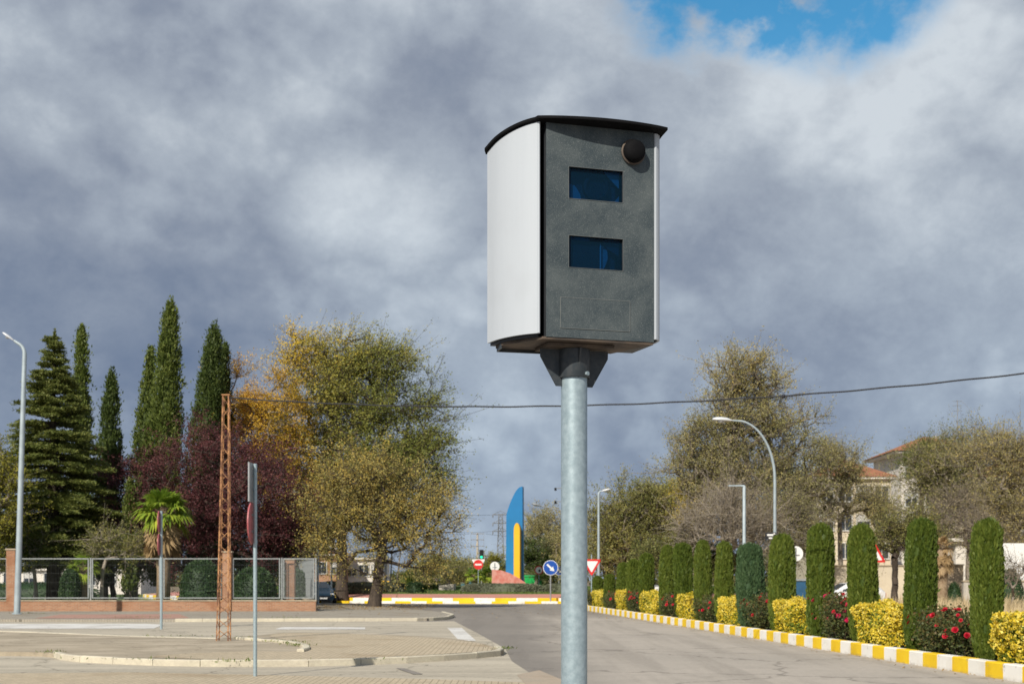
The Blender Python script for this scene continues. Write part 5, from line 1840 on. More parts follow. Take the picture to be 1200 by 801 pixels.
# ================================================================== VEGETATION, LEFT
def cedar():
    rng = np.random.default_rng(41)
    px, Z = 62, 76.0
    s = Z / FPX
    root = empty('cedar_tree', (gx(px, Z), Z, .13))
    tag(root, 'broad dark green cedar with layered branches behind the left brick pillar', 'cedar tree')
    H = gz(391, Z) - .13
    m = MB().tube([(0, 0, 0), (.05, 0, H * .3), (0, .03, H * .7), (.1, 0, H)], [.42, .32, .16, .03], 10)
    segs0, segs1, r0, r1 = [], [], [], []
    C, D, L = [], [], []
    z = 2.6
    lev = 0
    while z < H - .3:
        t = z / H
        R_ = (1 - t) ** 1.0 * 5.5 + .12
        if t < .30: R_ *= .80 + .2 * (t / .30)
        nb = 11 if t < .85 else 6
        for b in range(nb):
            a = 2 * PI * (b + rng.random() * .7) / nb + lev * .7
            LL = R_ * (.62 + .5 * rng.random())
            rise = .30 if t > .7 else .10
            n = 7
            p = np.array([0.04, 0, z + rng.normal() * .2])
            pts = [p]
            for k in range(n):
                u = (k + 1) / n
                dirn = np.array([math.cos(a), math.sin(a), rise - .42 * u * (1 - .6 * t)])
                p = p + dirn * LL / n
                pts.append(p)
                a += rng.normal() * .06
            pts = np.array(pts)
            for k in range(n):
                segs0.append(pts[k]); segs1.append(pts[k + 1]); r0.append(.07 * (1 - k / n) * (1.2 - t) + .015); r1.append(.07 * (1 - (k + 1) / n) * (1.2 - t) + .012)
            # flat sprays along the branch
            ns = int(42 * LL / 3 + 10)
            for q in range(ns):
                u = .18 + .86 * rng.random() ** .8
                base = np.array([np.interp(u * n, np.arange(n + 1), pts[:, c]) for c in range(3)])
                side = rng.choice([-1, 1])
                aa = a + side * (.5 + .7 * rng.random())
                sl_ = (.35 + .75 * rng.random()) * (1.15 - .6 * u) * min(1, LL / 2.5 + .3)
                dd = np.array([math.cos(aa), math.sin(aa), -.12 + .12 * rng.normal()])
                kk = 20
                w = rng.random(kk)
                c = base + dd * (w * sl_)[:, None] + rng.normal(size=(kk, 3)) * [.09, .09, .04]
                C.append(c)
                D.append(unit(dd + rng.normal(size=(kk, 3)) * .45 + [0, 0, .18]))
                L.append(.13 * (.6 + .7 * rng.random(kk)))
        z += (.50 - .16 * t) * (.7 + .6 * rng.random())
        lev += 1
    # leader tip sprays
    for q in range(60):
        zc = H - 1.6 + 1.7 * rng.random()
        kk = 10
        C.append(np.array([.1, 0, zc]) + rng.normal(size=(kk, 3)) * [.03 + .10 * max(0, H - zc), .06, .1]); D.append(unit(rng.normal(size=(kk, 3)) * .6 + [0, 0, .8])); L.append(np.full(kk, .16))
    tr_ = m.build('trunk', M['bark_dark'], root, smooth=True)
    V, F = tubes_mesh(np.array(segs0), np.array(segs1), np.array(r0), np.array(r1), 5)
    np_mesh('branches', V, F, M['bark_dark'], root, smooth=True)
    C, D, L = np.concatenate(C), np.concatenate(D), np.concatenate(L)
    V, F = leaf_mesh(C, D, L, L * .45, rng)
    np_mesh('crown', V, F, FOL['cedar'], root, tint=np.clip(rng.random(len(C)) * .7 + .3 * rng.random(), 0, 1))
cedar()

CY = 'tall italian cypresses in the park'
spire('italian_cypress', 'slim italian cypress rising right behind the cedar top', 94, 86, 96, 372, 13.5, 'cypress', 51, 17000, group=CY)
spire('italian_cypress', 'short dark italian cypress between the cedar and the tallest cypress', 123, 82, 131, 427, 16, 'cypress_dark', 52, 16000, group=CY)
spire('italian_cypress', 'pale slim cypress leaning just left of the tallest one', 158, 88, 177, 399, 13, 'cypress', 53, 14000, group=CY)
spire('italian_cypress', 'tallest italian cypress, leaning right, above the purple plum tree', 187, 84, 200, 351, 23, 'cypress', 54, 27000, group=CY, prof=[(0, .6), (.1, .85), (.35, 1), (.55, .9), (.75, .62), (.9, .34), (.97, .14), (1, .02)])
spire('italian_cypress', 'broad dark cypress left of the rusty lattice pole', 234, 90, 251, 377, 23, 'cypress_dark', 55, 24000, group=CY, wob=.9, prof=[(0, .6), (.1, .85), (.35, 1), (.6, .9), (.8, .62), (.92, .34), (.97, .14), (1, .02)])
spire('italian_cypress', 'narrow cypress tip hugging the broad dark cypress on its right', 257, 92, 264, 394, 13, 'cypress_dark', 56, 15000, group=CY)
spire('italian_cypress', 'thin pale cypress between the cedar and the palm, bare low down', 150, 76, 153, 548, 8, 'cypress', 57, 6000, group=CY, zbase=.6)

tree('plum_tree', 'wide purple leaved plum tree behind the palm and lattice pole', 'plum tree', 262, 78, [(232, 572, 62, 62), (290, 590, 62, 62), (215, 625, 55, 40), (322, 620, 42, 40)], 'plum', 'bark_dark', 760, 4, 15, .15, .28, seed=61, twig_len=1.0, fork=2.2)
tree('plum_tree', 'smaller purple plum tree between the cedar and the thin cypress', 'plum tree', 132, 82, [(132, 580, 22, 40), (140, 625, 24, 34)], 'plum', 'bark_dark', 170, 4, 12, .15, .16, seed=62, twig_len=.8)
tree('amber_tree', 'amber and yellow autumn tree rising behind the purple plum', 'autumn tree', 312, 92, [(292, 480, 22, 52), (300, 520, 32, 60), (335, 500, 34, 62), (340, 570, 28, 50)], 'amber', 'bark_grey', 520, 4, 12, .15, .28, seed=63, twig_len=1.0, tintfn=lambda x, y: np.clip((310 - x) / 90, -.25, .1))
big = lambda x, y: np.clip((395 - x) / 160, -.32, .42) + np.clip((430 - y) / 260, -.1, .14)
tree('elm_tree', 'largest round crowned tree with turning leaves left of the speed camera', 'elm tree', 401, 95, [(392, 466, 56, 62), (445, 472, 58, 58), (362, 525, 46, 66), (430, 540, 68, 76), (488, 515, 34, 58), (345, 445, 26, 44), (418, 422, 50, 26), (466, 438, 36, 32), (372, 412, 24, 24), (360, 590, 50, 45), (505, 470, 16, 24), (512, 545, 18, 40), (500, 600, 24, 40)], 'elm', 'bark_dark', 1350, 5, 11, .165, .42, fork=4.2, seed=64, wind=(.42, 0, .1), twig_len=1.35, tintfn=big, twig_r=.018, depth=.8, spread=.16)
tree('elm_tree', 'nearer brown gold tree with a dark leaning trunk beside the road', 'elm tree', 438, 76.5, [(430, 592, 50, 50), (470, 598, 46, 52), (393, 600, 34, 34), (425, 640, 50, 26), (480, 645, 34, 24), (504, 600, 20, 44), (458, 552, 36, 24), (375, 635, 18, 26), (415, 662, 26, 14), (520, 605, 10, 26), (405, 560, 22, 22)], 'elm_near', 'bark_dark', 760, 6, 9, .12, .34, fork=3.3, seed=65, wind=(.15, 0, -.1), droop=.15, twig_len=.95, lean=.45, depth=.85, twig_r=.011)
tree('park_tree', 'yellow green tree cut by the left picture edge', 'tree', -6, 71, [(-10, 585, 24, 62), (2, 630, 18, 34)], 'yellowgreen', 'bark_grey', 260, 4, 12, .15, .2, seed=67)
tree('park_tree', 'dark low crowned park tree under the left side of the cedar', 'tree', 64, 84, [(58, 628, 46, 24), (100, 632, 50, 24), (28, 630, 30, 22)], 'cypress_dark', 'bark_grey', 430, 4, 12, .15, .45, seed=68, depth=1.0)
tree('park_tree', 'small park tree with a pale crooked trunk behind the fence', 'tree', 117, 72, [(118, 645, 16, 14), (140, 640, 24, 14)], 'olive', 'bark_pale', 70, 4, 10, .12, .11, seed=69, lean=.3)
tree('park_tree', 'park tree with pale trunk near the left brick pillar', 'tree', 41, 74, [(44, 640, 20, 16)], 'cypress_dark', 'bark_pale', 70, 4, 10, .12, .11, seed=70)
tree('park_tree', 'dark green park tree behind the left part of the lattice pole', 'tree', 152, 86, [(152, 640, 26, 18), (180, 635, 26, 20)], 'cypress_dark', 'bark_grey', 150, 4, 12, .14, .26, seed=71)
tree('park_tree', 'dark leafy tree filling the shade below the purple plum', 'tree', 305, 80, [(300, 655, 34, 18), (335, 650, 30, 20), (270, 660, 24, 16)], 'shrub', 'bark_dark', 260, 4, 12, .14, .2, seed=72)
tree('park_tree', 'olive green tree low between the plum and the dark elm trunk', 'tree', 358, 100, [(360, 635, 34, 24), (335, 640, 24, 20)], 'olive', 'bark_dark', 200, 4, 12, .14, .2, seed=73)
for k, (px, py, Z, rx, ry, fol, lab) in enumerate(((236, 690, 68.5, 24, 33, 'shrub', 'rounded dark evergreen shrub right of the palm behind the fence'), (82, 690, 70, 12, 22, 'shrub', 'leafy shrub in the park behind the second fence panel'), (298, 690, 69, 26, 24, 'shrub', 'dark shrub pressed against the fence right of the lattice pole'), (40, 690, 100, 80, 8, 'shrub', 'long dark clipped hedge deep in the park'), (345, 690, 72, 18, 22, 'shrub', 'dim green shrub behind the last dense fence panel'))):
    bush('park_shrub', lab, 'shrub', px, py, Z, rx, ry, min(1.4, rx * Z / FPX), fol, 5200, .12, 80 + k, 2.6, .12)

def palm(px, Z, crown_py, top_py, rpx, label, seed, zb=.13, trunk_r=.22, n_fan=20, skirt=12, name='fan_palm', green='palm'):
    rng = np.random.default_rng(seed)
    s = Z / FPX
    root = empty(name, (gx(px, Z), Z, zb))
    tag(root, label, 'palm tree')
    hc = gz(crown_py, Z) - zb
    m = MB().tube([(0, 0, 0), (.03, 0, hc * .4), (-.02, 0, hc * .8), (0, 0, hc)], [trunk_r * 1.1, trunk_r, trunk_r * 1.25, trunk_r * .9], 14)
    m.build('trunk', M['fibre'], root, smooth=True)
    Rm = rpx * s
    def fan(c, d, size, droop, VV, FF, tt, tv):
        d = unit(np.array(d))
        side = unit(np.cross(d, [0, 0, 1.]) + 1e-6)
        nrm = unit(np.cross(side, d))
        nseg = 22
        for i in range(nseg):
            a = R(-115 + 230 * i / (nseg - 1))
            dd = unit(d * math.cos(a) + side * math.sin(a) + nrm * (.12 * rng.normal()))
            L = size * (1 - .25 * abs(math.sin(a / 2))) * (.85 + .25 * rng.random())
            w = size * .075
            sd = unit(np.cross(dd, nrm))
            p1 = c + dd * L * .55 + np.array([0, 0, -.04 * L])
            p2 = c + dd * L + np.array([0, 0, -(droop + .12 * rng.random()) * L])
            b = len(VV)
            VV += [c, p1 + sd * w, p2, p1 - sd * w]
            FF.append((b, b + 1, b + 2, b + 3)); tt.append(np.clip(tv + .15 * rng.normal(), 0, 1))
    V, F, T = [], [], []
    pet = MB()
    for i in range(n_fan):
        a = 2.4 * i + rng.random() * .4
        el = R(80 - 95 * (i / n_fan) + rng.normal() * 6)
        d = np.array([math.cos(a) * math.cos(el), math.sin(a) * math.cos(el), math.sin(el)])
        c0 = np.array([0, 0, hc])
        c = c0 + d * Rm * (.55 + .1 * rng.random())
        pet.tube([tuple(c0), tuple(c0 + (c - c0) * .5 + [0, 0, .05]), tuple(c)], [.02, .014, .01], 4)
        fan(c, d + np.array([0, 0, -.25]), Rm * .62, .18 + .3 * (i / n_fan), V, F, T, .35 + .35 * (i / n_fan))
    np_mesh('crown', np.array(V), np.array(F), FOL[green], root, tint=T)
    pet.build('leaf_stalk', M['fibre'], root, fix=False)
    if skirt:
        V, F, T = [], [], []
        for i in range(skirt):
            a = 2 * PI * i / skirt + rng.random() * .3
            zz = hc - (.3 + .9 * rng.random()) * hc * .28
            d = np.array([math.cos(a) * .42, math.sin(a) * .42, -1.])
            c = np.array([math.cos(a) * trunk_r * 1.6, math.sin(a) * trunk_r * 1.6, zz])
            fan(c, d, Rm * .62, .1, V, F, T, .45)
        np_mesh('dry_skirt', np.array(V), np.array(F), FOL['palm_dry'], root, tint=T)
    return root
palm(191, 70, 604, 565, 34, 'fan palm with bright green fans and brown hanging skirts behind the fence', 91, skirt=26, n_fan=30, trunk_r=.34)
palm(98, 71, 668, 645, 20, 'small green palm behind the second fence panel', 92, skirt=0, n_fan=16, trunk_r=.2)
palm(1103, 72, 643, 632, 17, 'small shaggy palm trunk with dry skirt between the last two cypress columns', 93, zb=0, skirt=18, n_fan=12, trunk_r=.3, green='palm_dry')


# ================================================================== VEGETATION, FAR CENTRE
FC = 'trees and shrubs beyond the roundabout'
tree('far_tree', 'olive bush behind the roundabout left of the no entry sign', 'tree', 525, 150, [(520, 670, 30, 14), (505, 675, 20, 12)], 'olive', 'bark_grey', 200, 4, 10, .22, .2, seed=101, group=FC, twig_len=1.1, fork=1.0)
tree('far_tree', 'grey green bush straight behind the no entry sign', 'tree', 548, 158, [(552, 672, 26, 12)], 'olive', 'bark_grey', 150, 4, 10, .22, .2, seed=102, group=FC, fork=1.0)
tree('far_tree', 'yellowish shrub left of the monument wedge', 'tree', 583, 156, [(583, 668, 16, 14), (570, 672, 14, 10)], 'yellowgreen', 'bark_grey', 140, 4, 10, .20, .18, seed=103, group=FC, fork=1.0)
tree('far_tree', 'dark green tree between the monument and the blue arrow sign', 'tree', 629, 146, [(628, 655, 20, 24), (645, 660, 18, 22)], 'cypress_dark', 'bark_grey', 240, 4, 10, .22, .25, seed=104, group=FC)
tree('far_tree', 'brown twiggy tree behind the blue arrow sign', 'tree', 645, 152, [(650, 625, 26, 22), (640, 640, 30, 24), (672, 620, 26, 30)], 'sparse', 'bark_grey', 300, 5, 8, .20, .25, seed=105, group=FC, twig_len=1.4)
tree('far_tree', 'reddish autumn bush low behind the speed camera pole', 'tree', 665, 130, [(672, 650, 24, 28)], 'sparse', 'bark_grey', 200, 4, 9, .18, .2, seed=106, group=FC)
spire('small_conifer', 'tiny conifer between the drum shaped shrub and the bushes', 478, 118, 478, 662, 7, 'cypress', 107, 2500, group=FC, zbase=.5)
palm(575, 140, 676, 660, 16, 'low spiky yucca palm left of the monument wedge', 108, zb=0, skirt=0, n_fan=16, trunk_r=.15, name='yucca_palm')
palm(556, 138, 676, 664, 13, 'low dark yucca palm under the no entry sign', 109, zb=0, skirt=0, n_fan=14, trunk_r=.15, name='yucca_palm')

def far_wood():
    rng = np.random.default_rng(120)
    n = 60000
    xs = rng.uniform(-260, 300, 150)
    k = rng.integers(0, 150, n)
    yy = 300 + 90 * rng.random(150)
    hh = 4.0 + 5.5 * rng.random(150)
    hh = np.where(np.abs(xs + 10) < 26, hh * .45, hh)
    d = rnd_dirs(n, rng)
    C = np.stack([xs[k] + d[:, 0] * 3.4, yy[k] + d[:, 1] * 3, np.abs(hh[k] * .5 + d[:, 2] * hh[k] * .5)], 1) + rng.normal(size=(n, 3)) * .4
    L = .9 * (.5 + rng.random(n))
    V, F = leaf_mesh(C, rnd_dirs(n, rng), L, L * .6, rng)
    tag(np_mesh('far_wood', V, F, FOL['farwood'], tint=rng.random(n)), 'low band of distant trees along the horizon', kind='stuff')
far_wood()

# ================================================================== VEGETATION, RIGHT
tree('roadside_tree', 'olive green bushy tree right of the speed camera pole', 'tree', 742, 98, [(742, 612, 38, 42), (715, 640, 22, 38), (773, 620, 30, 40), (735, 655, 46, 26), (722, 600, 18, 22)], 'olive', 'bark_grey', 800, 4, 13, .17, .35, seed=131, twig_len=1.1, wind=(.1, 0, .1))
tree('roadside_tree', 'yellowing tree just behind the olive green bushy one', 'tree', 782, 108, [(782, 588, 24, 24), (800, 600, 28, 34), (770, 605, 20, 26)], 'yellowgreen', 'bark_grey', 260, 4, 12, .17, .25, seed=132)
tree('tall_tree', 'tallest open crowned tree with bare grey limbs right of the speed camera', 'tree', 876, 88, [(868, 468, 42, 42), (905, 500, 46, 34), (828, 535, 44, 46), (870, 560, 60, 50), (925, 560, 32, 44), (856, 445, 26, 18), (893, 442, 24, 20), (800, 560, 26, 34), (935, 500, 22, 22), (940, 478, 16, 12)], 'sparse', 'bark_grey', 900, 5, 10, .15, .60, fork=5.0, seed=233, wind=(.15, 0, .12), twig_len=1.15, twig_r=.018, depth=.7, tintfn=lambda x, y: np.clip((470 - y) / 300, -.1, .1))
tree('twiggy_tree', 'pale grey leafless twiggy tree left of the curved lamp', 'tree', 850, 80, [(845, 612, 40, 38), (815, 622, 26, 28), (880, 620, 30, 36)], 'twig', 'bark_pale', 330, 6, 4, .10, .24, seed=134, twig_len=1.3, twig_r=.014, wind=(.1, 0, .2))
tree('twiggy_tree', 'brown grey twiggy tree right of the curved lamp', 'tree', 930, 84, [(925, 604, 26, 38), (940, 622, 26, 30), (908, 620, 24, 34)], 'sparse', 'bark_grey', 300, 6, 6, .12, .22, seed=135, twig_len=1.2, twig_r=.014, tintfn=lambda x, y: -.2 + 0 * x)
tree('roadside_tree', 'dark leafy tree low behind the middle cypress columns', 'tree', 800, 82, [(800, 655, 30, 18), (835, 660, 28, 16), (770, 660, 24, 16)], 'olive', 'bark_dark', 260, 4, 12, .14, .2, seed=136, tintfn=lambda x, y: -.2 + 0 * x)
tree('roadside_tree', 'low gold tinted tree between the olive bushy tree and the tallest one', 'tree', 815, 96, [(810, 590, 30, 30), (830, 575, 26, 26)], 'elm', 'bark_grey', 200, 4, 11, .15, .2, seed=236, tintfn=lambda x, y: .2 + 0 * x)
tree('garden_tree', 'small leafy tree before the cream house with the orange roof', 'tree', 985, 92, [(985, 540, 22, 24), (968, 585, 24, 28), (1000, 590, 24, 28), (1028, 600, 22, 22)], 'sparse', 'bark_grey', 420, 5, 9, .13, .18, seed=137, twig_len=1.1, twig_r=.013)
tree('garden_tree', 'dark trunked green tree before the right side of the cream house', 'tree', 1048, 78, [(1050, 622, 26, 22), (1030, 636, 18, 16), (1068, 630, 24, 24)], 'olive', 'bark_dark', 190, 5, 9, .12, .2, seed=138, twig_len=1.0, twig_r=.013, fork=2.2)
tree('garden_tree', 'bushy green topped tree before the taller house', 'tree', 1104, 96, [(1092, 548, 36, 30), (1128, 536, 32, 26), (1108, 598, 46, 40), (1150, 555, 24, 30)], 'olive', 'bark_grey', 760, 5, 8, .14, .3, seed=139, twig_len=1.15, twig_r=.015)
tree('garden_tree', 'dark pine green crown against the taller roof', 'tree', 1080, 112, [(1078, 536, 18, 13), (1086, 550, 20, 18)], 'cypress', 'bark_dark', 140, 4, 14, .16, .22, seed=140)
tree('garden_tree', 'tall light tree at the right picture edge', 'tree', 1172, 88, [(1160, 540, 28, 34), (1192, 548, 30, 38), (1175, 606, 40, 40)], 'sparse', 'bark_grey', 640, 5, 7, .13, .26, seed=141, twig_len=1.2, twig_r=.014, tintfn=lambda x, y: .1 + 0 * x)
tree('garden_tree', 'bare grey bush between the last two cypress columns', 'tree', 1135, 80, [(1138, 624, 22, 24), (1120, 608, 22, 26)], 'twig', 'bark_grey', 150, 6, 4, .11, .16, seed=142, twig_len=1.1, twig_r=.013)
tree('garden_shrub', 'thin grey bare shrub in the dry grass at the right edge', 'shrub', 1186, 52, [(1186, 672, 16, 16)], 'twig', 'bark_grey', 36, 4, 3, .07, .05, seed=143, twig_len=.6, twig_r=.010, fork=.5)
bush('garden_shrub', 'round green shrub before the white store at the right edge', 'shrub', 1183, 680, 74, 17, 13, .8, 'shrub', 2200, .10, 144, 2.0, 0)
bush('garden_shrub', 'low green shrub at the foot of the ochre wall', 'shrub', 1118, 688, 80, 9, 6, .5, 'shrub', 1000, .10, 145, 2.0, 0)

# ---- the planted row behind the painted kerb
def row_point(px):
    Z = 10.42 / ((px - 600) / FPX + .0819)
    return 10.42 - .0819 * Z, Z
def topiary_mesh(name, Rr, H, fol, n, seed, size=.085):
    rng = np.random.default_rng(seed)
    fl, wst, tp = rng.uniform(-.10, .10), rng.uniform(-.06, .05), rng.uniform(-.03, .09)
    prof = [(0, .60 + wst), (.05, .78 + wst), (.18, .96), (.5, 1.0), (.70, .99 - tp * .5), (.86, .95 - tp), (.935, .82 + fl - tp), (.98, .52 + fl * 1.4), (1.0, .06)]
    ph = rng.random(6) * 6.28
    def rad(a, t):
        f = 1 + .045 * np.sin(5 * a + ph[0] + 1.5 * np.sin(3 * t)) + .035 * np.sin(9 * a + ph[1] + 2 * np.sin(5 * t)) + .02 * np.sin(16 * a + ph[2]) + .03 * np.sin(7 * t + ph[3]) * np.sin(2 * a + ph[4])
        return prof_r(prof, t) * Rr * f
    rings, seg = 26, 40
    V = []
    for i in range(rings):
        t = i / (rings - 1)
        for k in range(seg):
            a = 2 * PI * k / seg
            r = float(rad(a, t)) * .93
            V.append((r * math.cos(a), r * math.sin(a), H * t * .985))
    F = np.array([(i * seg + k, i * seg + (k + 1) % seg, (i + 1) * seg + (k + 1) % seg, (i + 1) * seg + k) for i in range(rings - 1) for k in range(seg)])
    V = np.array(V)
    t = 1 - rng.random(n) ** 1.05
    t[: n // 12] = .93 + .07 * rng.random(n // 12)
    a = rng.random(n) * 2 * PI
    r = rad(a, t) * (.90 + .12 * rng.random(n))
    # scruffier bits
    r[::17] += .05 * rng.random(len(r[::17])) ** 2
    t = np.where(np.arange(n) % 29 == 0, np.minimum(t * 1.0 + (t > .93) * .03 * rng.random(n), 1.04), t)
    C = np.stack([r * np.cos(a), r * np.sin(a), H * t], 1)
    D = unit(np.stack([np.cos(a) * .28, np.sin(a) * .28, np.ones(n)], 1) + rng.normal(size=(n, 3)) * .22)
    L = size * (.6 + .8 * rng.random(n))
    streak = .5 + .5 * np.sin(13 * a + 4 * np.sin(4 * t) + ph[5])
    tint = np.clip(.25 * streak + .6 * rng.random(n) + rng.uniform(-.12, .22), 0, 1)
    bare = (np.sin(2.3 * a + 9 * t + ph[0] * 3) * np.sin(3.1 * a - 14 * t + ph[1] * 5)) > .80
    C[bare] *= [.88, .88, 1]
    tint[bare] *= .35
    V2, F2 = leaf_mesh(C, D, L, L * .34, rng)
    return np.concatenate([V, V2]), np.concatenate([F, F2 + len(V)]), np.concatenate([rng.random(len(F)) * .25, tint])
cols = [(1157, 610, 18, 0), (1076, 610, 18, 0), (1012, 616, 17.5, 0), (960, 615.5, 15.5, 0), (916, 627, 15.5, 0), (881, 638, 16.5, 1), (848, 636, 10.5, 0), (824, 634, 10.5, 0),
        (802, 637, 11, 0), (781, 640, 9.5, 0), (757.5, 649, 9, 0), (742.5, 656, 8, 0), (729.5, 660, 7.5, 0), (713.5, 673.5, 6.5, 0), (701, 675.5, 6, 0)]
col_lab = ['clipped cypress column nearest the right picture edge', 'clipped cypress column left of the small shaggy palm, second from the right', 'clipped cypress column hiding the red triangle sign, third from the right', 'clipped cypress column left of the pink roses, fourth from the right',
           'clipped cypress column directly under the curved white lamp post', 'widest clipped column, bluish green, left of the curved lamp post', 'slim clipped cypress just left of the wide bluish column', 'second slim clipped cypress left of the wide bluish column',
           'third slim clipped cypress left of the wide bluish column', 'fourth slim clipped cypress left of the wide bluish column', 'clipped cypress where the row starts to get shorter', 'fourth clipped cypress from the give way sign end', 'third clipped cypress from the give way sign end',
           'second clipped cypress from the give way sign end', 'shortest clipped cypress, closest to the give way sign']
for k, (px, top, half, kind) in enumerate(cols):
    x, Z = row_point(px)
    s = Z / FPX
    H = gz(top, Z) - .19
    n = int(np.clip(21000 * 30 / Z, 6000, 24000))
    V, F, T = topiary_mesh('t', half * s * .97, H, 'topiary', n, 200 + k, size=.058 + .0012 * Z)
    root = empty('cypress_column', (x, Z, .19), random.uniform(0, 6))
    root.rotation_euler = (R(random.uniform(-1.0, 1.0)), R(random.uniform(-2.0, 2.0)), random.uniform(0, 6))
    tag(root, col_lab[k], 'cypress column', 'clipped cypress columns behind the painted kerb')
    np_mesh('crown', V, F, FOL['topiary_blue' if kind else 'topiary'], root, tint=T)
    MB().lathe([(.06, -.06), (.05, .4)], (0, 0, 0), 8).build('trunk', M['bark_dark'], root)

def hedge_yellow(c, L, W, H, n, seed, label, rz):
    rng = np.random.default_rng(seed)
    root = empty('yellow_hedge', c, rz)
    tag(root, label, 'hedge', 'clipped yellow hedge blocks behind the painted kerb')
    def shell(u, v, top):
        # superellipsoid box with soft shoulders
        pass
    n_ = n
    th = rng.random(n_) * 2 * PI
    e = [.78, .62, .85, .7, .8, .6, .75, .9][seed % 8]
    sx = np.sign(np.cos(th)) * np.abs(np.cos(th)) ** e
    sy = np.sign(np.sin(th)) * np.abs(np.sin(th)) ** e
    m_ = np.maximum(np.abs(sx), np.abs(sy))
    z = rng.random(n_)
    top = rng.random(n_) < .30
    rr = np.where(top, np.sqrt(rng.random(n_)), 1.0)
    z = np.where(top, 1.0 - .12 * rr ** 3, z * .92)
    lump = 1 + .07 * np.sin(7 * th + 5 * z + seed) + .06 * np.sin(3 * th - 6 * z + seed) + .05 * np.sin(13 * th + 9 * z)
    shrink = np.where(z > .85, 1 - (z - .85) * .5, 1.0) * (1 - .10 * (1 - z))
    C = np.stack([sx * W / 2 * rr * shrink * lump, sy * L / 2 * rr * shrink * lump, .05 + H * z * (1 + .09 * np.sin(4 * sx * rr + seed) * np.sin(5 * sy * rr + seed))], 1)
    C += rng.normal(size=C.shape) * .022
    nrm = np.stack([sx * (~top), sy * (~top), np.where(top, 1.0, .15)], 1)
    D = unit(rng.normal(size=(n_, 3)) + [0, 0, .5] + nrm * .35)
    up = unit(nrm + rng.normal(size=(n_, 3)) * .55)
    Lf = .060 * (.65 + .7 * rng.random(n_))
    U = unit(np.cross(D, up))
    V2 = np.stack([C - D * Lf[:, None] * .5, C + U * Lf[:, None] * .30, C + D * Lf[:, None] * .5, C - U * Lf[:, None] * .30], 1).reshape(-1, 3)
    F2 = np.arange(4 * n_).reshape(n_, 4)
    # greener patches where the variegation has reverted, yellow tips elsewhere
    patch = np.sin(2.3 * C[:, 1] + seed) * np.sin(3.1 * C[:, 2] + 2 * C[:, 0] + seed * .7)
    tint = np.clip(.30 + .75 * rng.random(n_) - .55 * (patch > .45) * rng.random(n_) + .12 * (z > .6) - .25 * (z < .3) * rng.random(n_), 0, 1)
    # inner leaves
    k = n_ // 2
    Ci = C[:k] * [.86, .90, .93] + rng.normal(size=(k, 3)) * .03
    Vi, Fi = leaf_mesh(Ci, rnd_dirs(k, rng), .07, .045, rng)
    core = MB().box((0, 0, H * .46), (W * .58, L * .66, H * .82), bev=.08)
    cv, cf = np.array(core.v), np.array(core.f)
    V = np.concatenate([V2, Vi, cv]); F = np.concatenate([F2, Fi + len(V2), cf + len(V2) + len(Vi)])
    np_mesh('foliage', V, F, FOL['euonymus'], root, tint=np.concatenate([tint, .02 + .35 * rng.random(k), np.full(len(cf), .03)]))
    m = MB()
    for i in range(5):
        y = (i - 2) * L * .18
        m.tube([(0, y, -.03), (rng.normal() * .05, y + rng.normal() * .05, H * .4)], [.018, .01], 6)
    m.build('stem', M['bark_dark'], root)

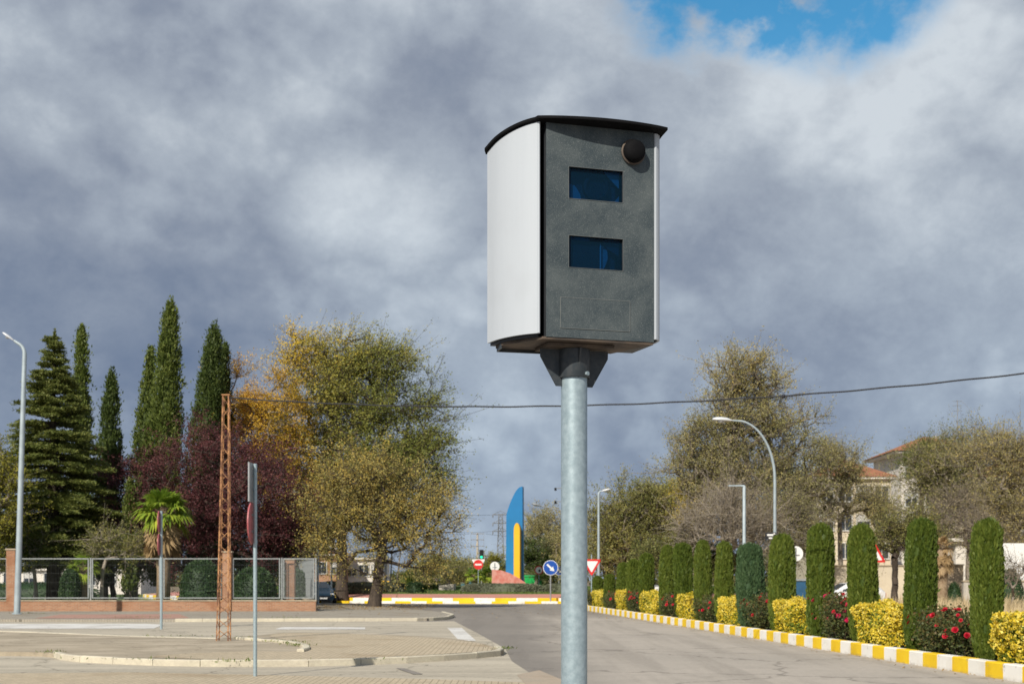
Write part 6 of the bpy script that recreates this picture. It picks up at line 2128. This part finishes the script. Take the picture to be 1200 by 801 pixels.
def flower(rng, size):
    """a rose of overlapping petals: returns quads"""
    V, F = [], []
    for ring, (np_, tilt, sc) in enumerate(((5, .25, 1.0), (5, .65, .8), (4, 1.1, .55))):
        for i in range(np_):
            a = 2 * PI * i / np_ + ring * .6 + rng.random() * .3
            d = np.array([math.cos(a) * math.cos(tilt), math.sin(a) * math.cos(tilt), math.sin(tilt)])
            u = np.array([-math.sin(a), math.cos(a), 0])
            b = len(V)
            V += [np.zeros(3), d * size * .5 * sc + u * size * .32 * sc, d * size * .62 * sc, d * size * .5 * sc - u * size * .32 * sc]
            F.append((b, b + 1, b + 2, b + 3))
    return np.array(V), np.array(F)
def rose_bush(c, L, W, H, n, seed, label, rz, blooms, pink=False, blobs=14):
    rng = np.random.default_rng(seed)
    root = empty('rose_bush', c, rz)
    tag(root, label, 'rose bush', 'rose bushes behind the painted kerb')
    stems = MB()
    ns = 26
    tips = []
    for i in range(ns):
        b = np.array([rng.uniform(-.28, .28) * W, rng.uniform(-.42, .42) * L, -.02])
        t = np.array([b[0] + rng.normal() * W * .22, b[1] + rng.normal() * L * .14, H * (.62 + .42 * rng.random())])
        t[0] = np.clip(t[0], -W / 2, W / 2); t[1] = np.clip(t[1], -L / 2, L / 2)
        mid = (b + t) / 2 + rng.normal(size=3) * [.06, .06, .03]
        stems.tube([tuple(b), tuple(mid), tuple(t)], [.009, .007, .004], 5, caps=False)
        tips.append((b, mid, t))
    stems.build('stems', M['bark_dark'], root, fix=False)
    k = rng.integers(0, ns, n)
    u = rng.random(n) ** .75
    B = np.array([x[0] for x in tips])[k]; Mi = np.array([x[1] for x in tips])[k]; Tt = np.array([x[2] for x in tips])[k]
    u_ = (.12 + .9 * u)[:, None]
    C = np.where(u_ < .5, B + (Mi - B) * u_ * 2, Mi + (Tt - Mi) * (u_ - .5) * 2)
    C += rng.normal(size=(n, 3)) * [.10, .12, .075]
    C[:, 2] = np.maximum(C[:, 2], .03)
    D = unit(rng.normal(size=(n, 3)) + [0, 0, .2])
    Lf = .062 * (.55 + .8 * rng.random(n))
    V, F = leaf_mesh(C, D, Lf, Lf * .62, rng)
    np_mesh('foliage', V, F, FOL['rose'], root, tint=np.clip(rng.random(n) * .9 + .1 * (C[:, 2] > H * .7), 0, 1))
    # flower heads on the outer, camera and sun facing tips as well as all round
    for i in range(blooms):
        j = rng.integers(0, ns)
        p = tips[j][2] + rng.normal(size=3) * [.08, .10, .04]
        if i % 2 == 0:
            p = np.array([-W * .5 * (.7 + .35 * rng.random()) if i % 4 == 0 else rng.uniform(-.4, .4) * W, rng.uniform(-.5, .5) * L, H * (.45 + .55 * rng.random())])
            if i % 4 == 2: p[1] = -L * .5 * (.8 + .3 * rng.random())
        sz = .085 * (.55 + .8 * rng.random())
        V, F = flower(rng, sz)
        # face outward
        o = np.array([p[0] * 1.2 - .2, p[1] * .6 - .2, .5])
        z = unit(o); x = unit(np.cross([0, 1, .1], z)); y = np.cross(z, x)
        V = V @ np.stack([x, y, z]) + p
        np_mesh('rose_bloom', V, F, FOL['petal_pink' if (pink and i % 3 != 1) else 'petal'], root, tint=rng.random(len(F)))

RZ = math.atan(.0819)
gaps = []
cz = [row_point(c[0])[1] for c in cols]
seq = ['rose', 'yellow'] * 8
yl = ['yellow leaved hedge block at the right picture edge, nearest the camera', 'yellow hedge block between the second and third cypress columns from the right', 'yellow hedge block left of the pink roses', 'yellow hedge block just left of the wide bluish column',
      'yellow hedge block between the second and third slim columns left of the bluish one', 'yellow hedge block near the small pale cabinet', 'second yellow hedge block from the give way sign end', 'smallest yellow hedge block, closest to the give way sign']
rl = ['rose bush with red blooms between the two rightmost cypress columns', 'tall rose bush full of pink red blooms right of the fourth column from the right', 'rose bush with few red blooms right of the wide bluish column', 'dark rose bush between the first two slim columns left of the bluish one',
      'rose bush with red blooms between the third and fourth slim columns', 'rose bush with many red blooms where the columns get shorter', 'small rose bush near the far end of the kerb', 'last rose bush under the give way sign']
iy = ir = 0
items = [('yellow', 19.0, cz[0] - .55)]
for k in range(len(cz) - 1):
    items.append((seq[k], cz[k] + .42, cz[k + 1] - .42))
items.append(('rose', cz[-1] + .5, cz[-1] + 3.2))
for kind, za, zb in items:
    zm = (za + zb) / 2
    L = (zb - za)
    X = 10.42 - .0819 * zm
    f = np.clip(32 / zm, .28, 1.2)
    if kind == 'yellow':
        hedge_yellow((X - .05, zm, .19), L * .92, .86, [.80, .84, .82, .80, .84, .86, .86, .8][iy], int(11000 * f), 300 + iy, yl[iy], RZ)
        iy += 1
    else:
        H = [.80, 1.02, .95, .80, .85, .95, .8, .8][ir]
        rose_bush((X - .05, zm, .19), L * .98, .92, H, int(8500 * f), 330 + ir, rl[ir], RZ, [28, 34, 14, 9, 14, 22, 9, 8][ir], pink=(ir == 1))
        ir += 1
